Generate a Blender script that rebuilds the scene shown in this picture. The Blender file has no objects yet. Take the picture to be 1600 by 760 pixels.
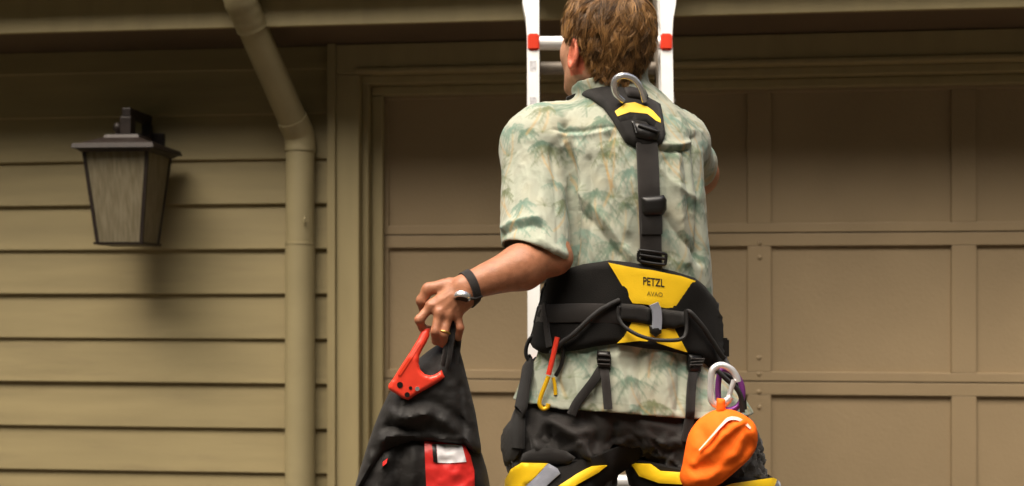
import bpy, bmesh, math, random
import numpy as np
from mathutils import Vector, Matrix, noise as mnoise
from mathutils.geometry import delaunay_2d_cdt

random.seed(7); RNG = np.random.default_rng(11)
SC = bpy.context.scene
COL = SC.collection

# ------------------------------------------------------------------ camera, light, exposure
F = 2000.0                      # focal length in photo pixels (1600 wide)
HOR, CX, CAMZ = 470.0, 800.0, 1.25
TH = math.atan(0.119)           # camera turned a little to the left of the wall's normal
CT, ST = math.cos(TH), math.sin(TH)
cam = bpy.data.cameras.new('camera'); camo = bpy.data.objects.new('camera', cam); COL.objects.link(camo)
camo.location = (0, 0, CAMZ); camo.rotation_euler = (math.pi/2, 0, TH)
cam.sensor_width = 36.0; cam.lens = F/1600*36.0
cam.shift_y = (HOR-380.0)/1600.0
cam.clip_start = 0.05; cam.clip_end = 2000
cam.dof.use_dof = True; cam.dof.focus_distance = 2.80; cam.dof.aperture_fstop = 2.8
SC.camera = camo

SUN_TO = Vector((-0.60, -1.0, 2.15)).normalized()
w = bpy.data.worlds.new('World'); SC.world = w; w.use_nodes = True
nt = w.node_tree; bg = nt.nodes['Background']
sky = nt.nodes.new('ShaderNodeTexSky'); sky.sky_type = 'NISHITA'; sky.sun_disc = False
sky.sun_elevation = math.asin(SUN_TO.z); sky.sun_rotation = math.atan2(SUN_TO.x, SUN_TO.y)
sky.air_density = 1.0; sky.dust_density = 7.0; sky.ozone_density = 0.3
nt.links.new(sky.outputs[0], bg.inputs[0]); bg.inputs[1].default_value = 0.05
sl = bpy.data.lights.new('sun', 'SUN'); sl.energy = 1.5; sl.angle = math.radians(64); sl.color = (1.0, 0.92, 0.77)
so = bpy.data.objects.new('sun', sl); COL.objects.link(so)
so.rotation_euler = (-SUN_TO).to_track_quat('-Z', 'Y').to_euler(); so.location = (-3, -6, 8)
vs = SC.view_settings
SC.display_settings.display_device = 'sRGB'
vs.view_transform = 'Standard'; vs.look = 'None'; vs.exposure = 2.2; vs.gamma = 1.0; vs.use_curve_mapping = False
SC.cycles.max_bounces = 8
SC.cycles.use_denoising = True

# ------------------------------------------------------------------ coordinates
# frame F: axes turned with the camera, origin on the ground under it: a right, b away, c up
def W(a, b, c): return (a*CT - b*ST, a*ST + b*CT, c)
def WA(P):
    P = np.asarray(P, float); return np.stack([P[:, 0]*CT - P[:, 1]*ST, P[:, 0]*ST + P[:, 1]*CT, P[:, 2]], 1)
def J(px, py, b): return np.array([(px-CX)/F*b, b, CAMZ + (HOR-py)/F*b])
def ON(px, py, Y):              # point on the house plane at distance Y
    u, v = (px-CX)/F, (HOR-py)/F
    t = Y/(u*ST + CT); return Vector(((u*CT-ST)*t, Y, CAMZ + v*t))

# ------------------------------------------------------------------ materials
def nodemat(name):
    m = bpy.data.materials.new(name); m.use_nodes = True
    return m, m.node_tree, m.node_tree.nodes['Principled BSDF']
def mat(name, col, rough=0.6, metal=0.0, var=0.12, vscale=6.0, bump=0.0, bscale=300.0, spec=0.5, attr=None, sss=0.0,
        sheen=0.0, stretch=(1, 1, 1), dirt=None, dscale=3.0, coat=0.0, weave=None):
    m, t, p = nodemat(name); N = t.nodes.new; L = t.links.new
    tc = N('ShaderNodeTexCoord'); mp = N('ShaderNodeMapping'); mp.inputs['Scale'].default_value = stretch
    L(tc.outputs['Object'], mp.inputs[0])
    if attr:
        a = N('ShaderNodeAttribute'); a.attribute_name = attr; base = a.outputs['Color']
    else:
        rgb = N('ShaderNodeRGB'); rgb.outputs[0].default_value = (*col, 1); base = rgb.outputs[0]
    if var:
        nz = N('ShaderNodeTexNoise'); nz.inputs['Scale'].default_value = vscale; nz.inputs['Detail'].default_value = 6
        L(mp.outputs[0], nz.inputs['Vector'])
        mr = N('ShaderNodeMapRange'); mr.inputs[1].default_value = 0.3; mr.inputs[2].default_value = 0.7
        mr.inputs[3].default_value = 1-var; mr.inputs[4].default_value = 1+var
        L(nz.outputs[0], mr.inputs[0])
        mx = N('ShaderNodeMix'); mx.data_type = 'RGBA'; mx.blend_type = 'MULTIPLY'; mx.inputs[0].default_value = 1
        L(base, mx.inputs[6]); L(mr.outputs[0], mx.inputs[7]); base = mx.outputs[2]
        mr2 = N('ShaderNodeMapRange'); mr2.inputs[3].default_value = max(rough-0.08, 0.02); mr2.inputs[4].default_value = min(rough+0.08, 1)
        L(nz.outputs[0], mr2.inputs[0]); L(mr2.outputs[0], p.inputs['Roughness'])
    else:
        p.inputs['Roughness'].default_value = rough
    if dirt:
        n2 = N('ShaderNodeTexNoise'); n2.inputs['Scale'].default_value = dscale; n2.inputs['Detail'].default_value = 8
        n2.inputs['Roughness'].default_value = 0.65
        L(mp.outputs[0], n2.inputs['Vector'])
        cr = N('ShaderNodeMapRange'); cr.inputs[1].default_value = 0.56; cr.inputs[2].default_value = 0.75
        cr.inputs[3].default_value = 0; cr.inputs[4].default_value = dirt[3]
        L(n2.outputs[0], cr.inputs[0])
        mx = N('ShaderNodeMix'); mx.data_type = 'RGBA'; mx.inputs[7].default_value = (*dirt[:3], 1)
        L(cr.outputs[0], mx.inputs[0]); L(base, mx.inputs[6]); base = mx.outputs[2]
    L(base, p.inputs['Base Color'])
    p.inputs['Metallic'].default_value = metal; p.inputs['Specular IOR Level'].default_value = spec
    if sss: p.inputs['Subsurface Weight'].default_value = sss; p.inputs['Subsurface Radius'].default_value = (0.01, 0.004, 0.002); p.inputs['Subsurface Scale'].default_value = 1.0
    if sheen: p.inputs['Sheen Weight'].default_value = sheen; p.inputs['Sheen Roughness'].default_value = 0.5
    if coat: p.inputs['Coat Weight'].default_value = coat
    if bump:
        bm = N('ShaderNodeBump'); bm.inputs['Strength'].default_value = bump; bm.inputs['Distance'].default_value = 0.002
        if weave:
            wv = N('ShaderNodeTexWave'); wv.inputs['Scale'].default_value = weave; wv.inputs['Distortion'].default_value = 1.0
            L(mp.outputs[0], wv.inputs['Vector']); L(wv.outputs[1], bm.inputs['Height'])
        else:
            nb = N('ShaderNodeTexNoise'); nb.inputs['Scale'].default_value = bscale; nb.inputs['Detail'].default_value = 4
            L(mp.outputs[0], nb.inputs['Vector']); L(nb.outputs[0], bm.inputs['Height'])
        L(bm.outputs[0], p.inputs['Normal'])
    return m

TAN = (0.294, 0.237, 0.118)
M = {}
M['siding'] = mat('painted_siding', TAN, 0.62, var=0.10, vscale=2.2, bump=0.35, bscale=60, stretch=(1, 4, 9), dirt=(0.16, 0.12, 0.07, 0.40), dscale=1.6)
M['trim'] = mat('painted_trim', (0.294, 0.239, 0.121), 0.58, var=0.07, vscale=3, bump=0.25, bscale=90, stretch=(6, 6, 1), dirt=(0.17, 0.13, 0.08, 0.25), dscale=2.4)
M['door'] = mat('painted_garage_door', (0.300, 0.222, 0.127), 0.6, var=0.09, vscale=2.4, bump=0.45, bscale=110, dirt=(0.17, 0.12, 0.065, 0.22), dscale=1.3)
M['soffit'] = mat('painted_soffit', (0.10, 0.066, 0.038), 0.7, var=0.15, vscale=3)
M['pipe'] = mat('painted_downspout', (0.29, 0.243, 0.132), 0.5, var=0.09, vscale=5, bump=0.12, bscale=30, dirt=(0.17, 0.13, 0.07, 0.4), dscale=3.4)
M['bronze'] = mat('bronze_lantern', (0.018, 0.011, 0.008), 0.5, metal=0.2, var=0.3, vscale=30)
M['drive'] = mat('driveway_asphalt', (0.062, 0.046, 0.032), 0.9, var=0.22, vscale=1.5, bump=0.4, bscale=160)
M['alu'] = mat('ladder_aluminium', (0.84, 0.84, 0.83), 0.36, metal=0.35, var=0.04, vscale=8, spec=0.6)
M['alu_shaded'] = mat('ladder_aluminium_shaded', (0.20, 0.17, 0.135), 0.55, metal=0.25, var=0.10, vscale=8)  # shaded copy of the aluminium: shade and tan reflection put into its colour
M['redcap'] = mat('red_plastic', (0.72, 0.045, 0.015), 0.4, var=0.08, vscale=12)
M['sticker'] = mat('grey_sticker', (0.60, 0.60, 0.63), 0.5, var=0.3, vscale=120)
M['nylon'] = mat('black_webbing', (0.0125, 0.0105, 0.0095), 0.66, var=0.3, vscale=25, bump=0.6, weave=180, sheen=0.06, spec=0.3)
M['nylon2'] = mat('charcoal_webbing', (0.0225, 0.0185, 0.017), 0.62, var=0.25, vscale=25, bump=0.6, weave=220, sheen=0.08, spec=0.3)
M['pad'] = mat('black_foam_pad', (0.0075, 0.0066, 0.006), 0.85, var=0.3, vscale=18, bump=0.5, bscale=500, sheen=0.03, spec=0.2)
M['plastic'] = mat('black_plastic', (0.0085, 0.0075, 0.007), 0.36, var=0.1, vscale=20, spec=0.4)
M['yellow'] = mat('yellow_fabric', (0.88, 0.56, 0.010), 0.5, var=0.07, vscale=14, bump=0.25, bscale=400)
M['greyfab'] = mat('grey_fabric', (0.20, 0.21, 0.25), 0.6, var=0.1, vscale=20, bump=0.3, bscale=400)
M['ink'] = mat('black_print', (0.012, 0.010, 0.008), 0.6, var=0)
M['inkpale'] = mat('olive_print', (0.30, 0.20, 0.01), 0.6, var=0)
M['steel'] = mat('brushed_steel', (0.74, 0.74, 0.76), 0.24, metal=0.8, var=0.08, vscale=40)
M['silver'] = mat('silver_anodised', (0.74, 0.73, 0.74), 0.35, metal=0.6, var=0.05, vscale=40)
M['purple'] = mat('purple_anodised', (0.22, 0.05, 0.26), 0.35, metal=0.5, var=0.1, vscale=40)
M['redal'] = mat('red_anodised', (0.82, 0.055, 0.028), 0.35, metal=0.15, var=0.08, vscale=40)
M['yellal'] = mat('yellow_anodised', (0.80, 0.46, 0.01), 0.35, metal=0.2, var=0.08, vscale=40)
M['orange'] = mat('orange_ripstop', (0.95, 0.150, 0.012), 0.74, var=0.08, vscale=14, bump=0.9, bscale=48, spec=0.15)
M['white'] = mat('white_fabric', (0.72, 0.70, 0.72), 0.5, var=0.06, vscale=14)
M['stripe'] = mat('pale_reflective_stripe', (0.74, 0.50, 0.42), 0.6, var=0.12, vscale=40)
M['bag'] = mat('black_bag_fabric', (0.0105, 0.0092, 0.0086), 0.66, var=0.3, vscale=12, bump=0.5, bscale=110, sheen=0.05, spec=0.3)
M['bagred'] = mat('red_bag_fabric', (0.62, 0.022, 0.018), 0.45, var=0.12, vscale=9)
M['trouser'] = mat('black_trouser_cloth', (0.015, 0.0127, 0.0115), 0.7, var=0.3, vscale=10, bump=0.4, bscale=300, sheen=0.12, spec=0.3)
M['skin'] = mat('skin', (0.5, 0.25, 0.15), 0.48, var=0.16, vscale=70, attr='Col', sss=0.10, bump=0.35, bscale=320, spec=0.4)
M['shirt'] = mat('palm_print_cotton', (0.5, 0.5, 0.4), 0.85, var=0.06, vscale=25, attr='Col', bump=0.35, bscale=110, sheen=0.1, spec=0.2)
M['hair'] = mat('brown_hair', (0.2, 0.1, 0.04), 0.42, var=0, attr='Col', spec=0.45)
M['boot'] = mat('brown_leather', (0.05, 0.028, 0.015), 0.6, var=0.2, vscale=10)
M['gold'] = mat('gold_ring_metal', (0.55, 0.36, 0.10), 0.3, metal=1.0, var=0)
M['cord'] = mat('black_cord', (0.013, 0.012, 0.012), 0.6, var=0.2, vscale=60, bump=0.4, weave=300)
def glassmat():
    m, t, p = nodemat('seeded_lantern_glass'); N = t.nodes.new; L = t.links.new
    tc = N('ShaderNodeTexCoord'); mp = N('ShaderNodeMapping'); mp.inputs['Scale'].default_value = (1, 1, 0.05); L(tc.outputs['Object'], mp.inputs[0])
    nz = N('ShaderNodeTexNoise'); nz.inputs['Scale'].default_value = 140; nz.inputs['Detail'].default_value = 5; L(mp.outputs[0], nz.inputs[0])
    bm = N('ShaderNodeBump'); bm.inputs['Strength'].default_value = 0.5; bm.inputs['Distance'].default_value = 0.002
    L(nz.outputs[0], bm.inputs['Height']); L(bm.outputs[0], p.inputs['Normal'])
    cr = N('ShaderNodeValToRGB'); cr.color_ramp.elements[0].position = 0.35; cr.color_ramp.elements[1].position = 0.68
    cr.color_ramp.elements[0].color = (0.36, 0.31, 0.20, 1); cr.color_ramp.elements[1].color = (0.50, 0.44, 0.31, 1)
    L(nz.outputs[0], cr.inputs[0]); L(cr.outputs[0], p.inputs['Base Color'])
    p.inputs['Roughness'].default_value = 0.22; p.inputs['Transmission Weight'].default_value = 0.4; p.inputs['IOR'].default_value = 1.2
    tr = N('ShaderNodeBsdfTranslucent'); L(cr.outputs[0], tr.inputs['Color']); ms = N('ShaderNodeMixShader'); ms.inputs[0].default_value = 0.45
    L(p.outputs[0], ms.inputs[1]); L(tr.outputs[0], ms.inputs[2]); L(ms.outputs[0], t.nodes['Material Output'].inputs['Surface'])
    return m
M['glass'] = glassmat()

# ------------------------------------------------------------------ object helpers
def link(o): COL.objects.link(o); return o
def tag(o, label, cat, group=None, kind=None):
    if label: o['label'] = label
    if cat: o['category'] = cat
    if group: o['group'] = group
    if kind: o['kind'] = kind
    return o
def thing(name, label, cat, loc=(0, 0, 0), rz=0.0, group=None):
    o = bpy.data.objects.new(name, None); o.empty_display_size = 0.05; link(o)
    o.location = loc; o.rotation_euler = (0, 0, rz); return tag(o, label, cat, group)
def mesh_np(name, V, Fc, smooth=True, col=None):
    me = bpy.data.meshes.new(name)
    V = np.asarray(V, np.float32)
    if isinstance(Fc, np.ndarray):
        k = Fc.shape[1]; n = len(Fc)
        me.vertices.add(len(V)); me.vertices.foreach_set('co', V.ravel())
        me.loops.add(n*k); me.loops.foreach_set('vertex_index', Fc.astype(np.int32).ravel())
        me.polygons.add(n); me.polygons.foreach_set('loop_start', np.arange(0, n*k, k, dtype=np.int32))
        me.update(calc_edges=True); me.validate()
    else:
        me.from_pydata([tuple(v) for v in V.tolist()], [], Fc)
        if smooth: me.polygons.foreach_set('use_smooth', np.ones(len(me.polygons), bool)); me.update(); me.set_sharp_from_angle(angle=math.radians(62))
    if smooth and isinstance(Fc, np.ndarray): me.polygons.foreach_set('use_smooth', np.ones(len(me.polygons), bool))
    if col is not None:
        at = me.color_attributes.new('Col', 'FLOAT_COLOR', 'POINT')
        c4 = np.ones((len(V), 4), np.float32); c4[:, :3] = col; at.data.foreach_set('color', c4.ravel())
    me.update(); return me
def fix_normals(me):
    bm = bmesh.new(); bm.from_mesh(me); bmesh.ops.recalc_face_normals(bm, faces=bm.faces); bm.to_mesh(me); bm.free()
# man-frame object: vertices given in frame F; the parent empty (turned by TH) stands at origin org (frame F)
ORG = {}
def fthing(name, label, cat, org, group=None):
    org = np.asarray(org, float); o = thing(name, label, cat, W(*org), TH, group); ORG[o.name] = org; return o
def root_of(o):
    while o.parent: o = o.parent
    return o
def fobj(name, VF, m, parent, smooth=True, col=None, recalc=False):
    V, Fc = VF; org = ORG[root_of(parent).name]
    me = mesh_np(name, np.asarray(V, float) - org, Fc, smooth, col)
    if recalc: fix_normals(me)
    o = link(bpy.data.objects.new(name, me)); o.parent = parent; me.materials.append(M[m]); return o
# house-frame objects
class MB:
    def __init__(s): s.bm = bmesh.new()
    def box(s, x0, x1, y0, y1, z0, z1, bev=0.0):
        b = bmesh.new()
        vs_ = [b.verts.new(p) for p in [(x0, y0, z0), (x1, y0, z0), (x1, y1, z0), (x0, y1, z0), (x0, y0, z1), (x1, y0, z1), (x1, y1, z1), (x0, y1, z1)]]
        for f in [(0, 3, 2, 1), (4, 5, 6, 7), (0, 1, 5, 4), (1, 2, 6, 5), (2, 3, 7, 6), (3, 0, 4, 7)]: b.faces.new([vs_[i] for i in f])
        if bev: bmesh.ops.bevel(b, geom=b.edges[:], offset=bev, segments=2, affect='EDGES', profile=0.6)
        s._join(b); return s
    def _join(s, b):
        me = bpy.data.meshes.new('t'); b.to_mesh(me); b.free(); s.bm.from_mesh(me); bpy.data.meshes.remove(me)
    def poly(s, pts, faces):
        v = [s.bm.verts.new(p) for p in pts]
        for f in faces: s.bm.faces.new([v[i] for i in f])
        return s
    def build(s, name, m, parent=None, loc=None, smooth=False, recalc=True):
        if recalc: bmesh.ops.recalc_face_normals(s.bm, faces=s.bm.faces)
        me = bpy.data.meshes.new(name); s.bm.to_mesh(me); s.bm.free(); me.materials.append(M[m])
        if smooth: me.polygons.foreach_set('use_smooth', np.ones(len(me.polygons), bool))
        o = link(bpy.data.objects.new(name, me))
        if parent: o.parent = parent
        if loc: o.location = loc
        return o
def catmull(P, n=8, closed=False):
    P = np.asarray(P, float); out = []
    m = len(P)
    for i in range(m if closed else m-1):
        if closed: p0, p1, p2, p3 = P[(i-1) % m], P[i], P[(i+1) % m], P[(i+2) % m]
        else: p0, p1, p2, p3 = P[max(i-1, 0)], P[i], P[i+1], P[min(i+2, m-1)]
        for k in range(n):
            t = k/n
            out.append(0.5*((2*p1)+(-p0+p2)*t+(2*p0-5*p1+4*p2-p3)*t*t+(-p0+3*p1-3*p2+p3)*t**3))
    if not closed: out.append(P[-1])
    return np.array(out)
def tube(P, r, seg=8, closed=False, caps=True, flat=1.0):
    P = np.asarray(P, float); n = len(P)
    r = np.broadcast_to(np.asarray(r, float), (n,))
    T = np.roll(P, -1, 0)-np.roll(P, 1, 0) if closed else np.gradient(P, axis=0)
    T /= np.linalg.norm(T, axis=1)[:, None]+1e-12
    up = np.array([0, 0, 1.0]) if abs(T[0][2]) < 0.9 else np.array([0, 1.0, 0])
    nn = np.cross(T[0], up); nn /= np.linalg.norm(nn); V = []; 
    for i in range(n):
        nn = nn - T[i]*np.dot(nn, T[i]); nn /= np.linalg.norm(nn)+1e-12; bb = np.cross(T[i], nn)
        for k in range(seg):
            a = 2*math.pi*k/seg; V.append(P[i]+r[i]*(math.cos(a)*nn+math.sin(a)*bb*flat))
    Fc = []
    for i in range(n if closed else n-1):
        j = (i+1) % n
        for k in range(seg):
            k2 = (k+1) % seg; Fc.append((i*seg+k, i*seg+k2, j*seg+k2, j*seg+k))
    if caps and not closed:
        Fc.append(tuple(range(seg))[::-1]); Fc.append(tuple((n-1)*seg+k for k in range(seg)))
    return np.array(V), Fc
def cat(*parts):
    V = []; Fc = []; o = 0
    for v, f in parts:
        V.append(np.asarray(v, float)); Fc += [tuple(i+o for i in q) for q in (f.tolist() if isinstance(f, np.ndarray) else f)]; o += len(v)
    return np.concatenate(V), Fc
def boxF(c, size, R=None, bev=0.002):
    b = bmesh.new(); bmesh.ops.create_cube(b, size=1.0)
    for v in b.verts: v.co = Vector((v.co.x*size[0], v.co.y*size[1], v.co.z*size[2]))
    if bev: bmesh.ops.bevel(b, geom=b.edges[:], offset=bev, segments=2, affect='EDGES')
    b.verts.index_update()
    V = np.array([v.co[:] for v in b.verts]); Fc = [tuple(v.index for v in f.verts) for f in b.faces]; b.free()
    if R is not None: V = V @ np.asarray(R)       # rows of R: the box's own x, y, z axes
    return V+np.asarray(c), Fc
def unit(v): v = np.asarray(v, float); return v/(np.linalg.norm(v)+1e-12)

# ------------------------------------------------------------------ the setting
def plane_structure(name, x0, x1, y0, y1, z, m):
    o = MB().poly([(x0, y0, z), (x1, y0, z), (x1, y1, z), (x0, y1, z)], [(0, 1, 2, 3)]).build(name, m); o['kind'] = 'structure'; return o
M['lawn'] = mat('ground_earth', (0.055, 0.06, 0.03), 0.95, var=0.3, vscale=0.6)
plane_structure('ground', -600, 600, -600, 600, -0.012, 'lawn')
b_ = MB()
for i in range(5):
    for j in range(3): b_.box(-4.4+i*2.2, -4.4+i*2.2+2.19, -2.6+j*2.3, -2.6+j*2.3+2.288, -0.10, 0.0, 0.004)
dv = b_.build('driveway', 'drive'); dv['kind'] = 'structure'

# unseen tree screen added behind the camera to block low sky
M['leaf'] = mat('tree_screen_foliage', (0.035, 0.05, 0.018), 0.8, var=0.4, vscale=1.2)
V = []; Fc = []
nA, nH = 90, 14
for i in range(nA+1):
    an = math.radians(150+240*i/nA)
    for j in range(nH+1):
        q = j/nH; hh = 14.0+1.6*mnoise.noise((i*0.31, 2.0, 5.0))+0.9*mnoise.noise((i*0.9, 7.0, 1.0))
        rr_ = 11.0+1.3*mnoise.noise((i*0.5, j*0.7, 3.0))+0.7*mnoise.noise((i*1.3, j*1.5, 9.0))+2.2*q*q
        V.append((rr_*math.cos(an), rr_*math.sin(an)+1.0, hh*q-0.02))
for i in range(nA):
    for j in range(nH): Fc.append((i*(nH+1)+j, (i+1)*(nH+1)+j, (i+1)*(nH+1)+j+1, i*(nH+1)+j+1))
rl = random.Random(3)
for k in range(5000):
    i = rl.randrange(len(V)); p = V[i]
    c0 = Vector((p[0]+rl.gauss(0, .35), p[1]+rl.gauss(0, .35), max(0.1, p[2]+rl.gauss(0, .35))))
    d1 = Vector((rl.gauss(0, 1), rl.gauss(0, 1), rl.gauss(0, 1))).normalized()*0.22; d2 = d1.orthogonal().normalized()*0.14
    n0 = len(V); V += [tuple(c0-d1), tuple(c0+d2), tuple(c0+d1), tuple(c0-d2)]; Fc.append((n0, n0+1, n0+2, n0+3))
wd = link(bpy.data.objects.new('tree_line', mesh_np('tree_line', V, Fc, False))); wd.data.materials.append(M['leaf'])
tag(wd, 'added dark green tree screen behind the camera, blocking the low sky', 'light blocker', kind='stuff')

YW = 4.234                       # plane of the siding
YD = YW+0.105                    # plane of the garage door
ZS, YF = 2.114, 3.89             # soffit height, fascia plane
xc0, xc1 = ON(512, 400, YW-0.03).x, ON(560, 400, YW-0.03).x     # casing
house = thing('house', 'tan painted house front with lap siding and shaded eave', 'house', (0, YW, 0))
def hb(mb, name, m, parent=house, **k):
    o = mb.build(name, m, parent, **k); bmv = o.data
    if parent is house:
        for v in bmv.vertices: v.co.y -= YW
    return o
z0 = 1.273; EXP = 0.1521
for k in range(-9, 6):
    zb = z0+k*EXP; zt = min(zb+EXP+0.02, ZS-0.002)
    if zb > ZS-0.03: continue
    zb = max(zb, 0.0)
    X0, X1 = -5.0, xc0-0.003
    nseg = 40; pts = []; fc = []
    rr = random.Random(k+50); tilt = rr.uniform(-0.0016, 0.0016); ph = rr.uniform(0, 6)
    for i in range(nseg+1):
        x = X0+(X1-X0)*i/nseg; dz = tilt*(x+2)+0.0009*math.sin(x*2.3+ph); dy = 0.0011*math.sin(x*1.7+ph*2)
        pts += [(x, -0.019+dy, zb+dz), (x, -0.0205+dy, zb+0.003+dz), (x, -0.0055+dy, zt+dz*0.3), (x, 0.0045, zt), (x, 0.0045, zb+dz+0.001)]
    for i in range(nseg):
        for q in range(5):
            q2 = (q+1) % 5; fc.append((i*5+q, (i+1)*5+q, (i+1)*5+q2, i*5+q2))
    fc += [(0, 1, 2, 3, 4), tuple(nseg*5+q for q in (4, 3, 2, 1, 0))]
    mbx = MB().poly(pts, fc); mbx.build('siding_board', 'siding', house)
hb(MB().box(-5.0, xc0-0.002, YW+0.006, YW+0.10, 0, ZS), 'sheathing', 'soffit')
XR = 5.2
# casing round the opening: flat board with a raised outer band
hb(MB().box(xc0, xc0+0.028, YW-0.040, YW+0.10, 0, ZS-0.001, 0.003), 'casing_band', 'trim')
hb(MB().box(xc0+0.0285, xc1, YW-0.026, YW+0.10, 0, 2.0115, 0.003), 'side_casing', 'trim')
hb(MB().box(xc0+0.0285, XR, YW-0.026, YW+0.10, 2.0125, ZS-0.003, 0.003), 'head_casing', 'trim')
hb(MB().box(xc1-0.012, XR, YW-0.036, YW-0.0265, 2.014, 2.030, 0.004), 'head_moulding', 'trim')
hb(MB().box(xc1+0.001, XR, YW+0.02, YW+0.10, 1.985, 2.0115, 0.003), 'head_jamb', 'trim')
hb(MB().box(xc1+0.001, xc1+0.022, YW+0.02, YW+0.20, 0, 1.984, 0.003), 'side_jamb', 'trim')
hb(MB().box(xc1+0.0225, xc1+0.062, YW+0.066, YW+0.098, 0, 1.952, 0.006), 'door_stop', 'trim')
hb(MB().box(xc1+0.0225, XR, YW+0.066, YW+0.098, 1.9525, 1.984, 0.006), 'head_stop', 'trim')
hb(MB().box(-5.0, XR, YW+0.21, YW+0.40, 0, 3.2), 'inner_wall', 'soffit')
# eave
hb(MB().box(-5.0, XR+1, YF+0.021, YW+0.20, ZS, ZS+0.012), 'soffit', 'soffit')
hb(MB().box(-5.0, XR+1, YF, YF+0.020, ZS-0.006, 2.30, 0.003), 'fascia_board', 'trim')
rf = MB(); rf.poly([(-5.2, YF-0.06, 2.315), (XR+1, YF-0.06, 2.315), (XR+1, YF+3.5, 3.9), (-5.2, YF+3.5, 3.9), (-5.2, YF-0.06, 2.345), (XR+1, YF-0.06, 2.345), (XR+1, YF+3.5, 3.94), (-5.2, YF+3.5, 3.94)],
        [(0, 3, 2, 1), (4, 5, 6, 7), (0, 1, 5, 4), (1, 2, 6, 5), (2, 3, 7, 6), (3, 0, 4, 7)])
hb(rf, 'roof', 'soffit')

# gutter (K profile swept along the fascia)
gut = thing('roof_gutter', 'tan metal gutter running along the top of the fascia', 'gutter', (0, YF-0.06, 2.222))
prof = [(0.058, 0.115), (0.058, 0.004), (0.05, 0.0), (-0.02, 0.0), (-0.03, 0.01), (-0.036, 0.05), (-0.06, 0.085), (-0.062, 0.115), (-0.052, 0.118), (-0.050, 0.11),
        (-0.052, 0.086), (-0.03, 0.05), (-0.024, 0.014), (-0.018, 0.004), (0.048, 0.004), (0.054, 0.01), (0.054, 0.115)]
pts = []; fc = []; n = len(prof)
for x in (-5.0, XR): pts += [(x, y, z) for y, z in prof]
for i in range(n): fc.append((i, (i+1) % n, n+(i+1) % n, n+i))
MB().poly(pts, fc).build('trough', 'pipe', gut)
# downspout
ds = thing('downspout', 'tan round downspout bending from the gutter to the siding', 'downspout', tuple(ON(470, 470, YW-0.066).xy)+(0,))
dso = np.array(ds.location)
RP = 0.0475
top = np.array(ON(374, -4, YF-0.055)); low = np.array(ON(469, 214, YW-0.066))
wallx = low[0]
def pipe(name, P, r, parent=ds, seg=20, m='pipe'):
    V, Fc = tube(np.asarray(P)-dso, r, seg); me = mesh_np(name, V, Fc); fix_normals(me)
    o = link(bpy.data.objects.new(name, me)); me.materials.append(M[m]); o.parent = parent; return o
dirn = unit(low-top)
p1 = top+dirn*0.055
arc_top = catmull([top+np.array([0, -0.012, 0.12]), top+np.array([0, -0.008, 0.05]), top, p1, p1+dirn*0.05], 6)
pipe('upper_elbow', arc_top, RP+0.004+0.0007*np.sin(np.arange(len(arc_top))*1.9))
pipe('slant_pipe', [p1+dirn*0.03, p1+dirn*0.05, low-dirn*0.045, low-dirn*0.02], RP)
el = catmull([low-dirn*0.075, low-dirn*0.045, low-dirn*0.012, low+np.array([0, 0, -0.02]), low+np.array([0, 0, -0.05])], 5)
pipe('lower_elbow', el, RP+0.0035)
zb_ = ON(470, 381, YW-0.066).z
pipe('upper_pipe', [(wallx, low[1], low[2]-0.03), (wallx, low[1], zb_)], RP)
pipe('joint_band', [(wallx, low[1], zb_-0.004), (wallx, low[1], zb_-0.0035), (wallx, low[1], zb_+0.003), (wallx, low[1], zb_+0.0035)], [RP, RP+0.0035, RP+0.0035, RP])
pipe('lower_pipe', [(wallx, low[1], zb_-0.001), (wallx, low[1], 0.08)], RP+0.0022)
for zz in (1.75, 0.5):
    pipe('wall_bracket', [(wallx, low[1]+0.03, zz), (wallx, YW-0.012, zz)], 0.012, seg=8)
# paint chip on the pipe
ch = ON(476, 344, low[1]-RP-0.001)
pipe('paint_chip', [(ch.x-0.002, ch.y+0.001, ch.z-0.012), (ch.x, ch.y, ch.z), (ch.x+0.001, ch.y+0.001, ch.z+0.012)], [0.002, 0.0045, 0.002], seg=6)

# wall lantern
LC = ON(200, 310, YW-0.21)
lan = thing('wall_lantern', 'dark bronze wall lantern with seeded glass panes on the siding', 'lantern', tuple(LC), math.radians(2))
sc_ = 2000/ (Vector((LC.x, LC.y, 0)).dot(Vector((-ST, CT, 0))))      # px per metre at the lantern
def pz(py): return (310-py)/sc_
wt, wb = 0.5*104/sc_, 0.5*74/sc_
zt, zb = pz(243), pz(380)
def rect(w_, z): return [(-w_, -w_, z), (w_, -w_, z), (w_, w_, z), (-w_, w_, z)]
def frus(mb, w0, z0_, w1, z1_):
    p = rect(w0, z0_)+rect(w1, z1_)
    mb.poly(p, [(3, 2, 1, 0), (4, 5, 6, 7)]+[(i, (i+1) % 4, 4+(i+1) % 4, 4+i) for i in range(4)])
fr = MB(); g = 0.0105
for sx in (-1, 1):
    for sy in (-1, 1):
        a0 = (sx*wb, sy*wb); a1 = (sx*wt, sy*wt)
        P = [(a0[0]-g*(sx > 0), a0[1]-g*(sy > 0), zb), (a1[0]-g*(sx > 0), a1[1]-g*(sy > 0), zt)]
        q = []
        for (x, y, z) in P: q += [(x, y, z), (x+g, y, z), (x+g, y+g, z), (x, y+g, z)]
        fr.poly(q, [(3, 2, 1, 0), (4, 5, 6, 7)]+[(i, (i+1) % 4, 4+(i+1) % 4, 4+i) for i in range(4)])
fr.build('corner_bars', 'bronze', lan)
bs = MB(); frus(bs, wb+0.004, zb-0.008, wb+0.006, zb-0.0005); bs.build('base_frame', 'bronze', lan)
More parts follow.
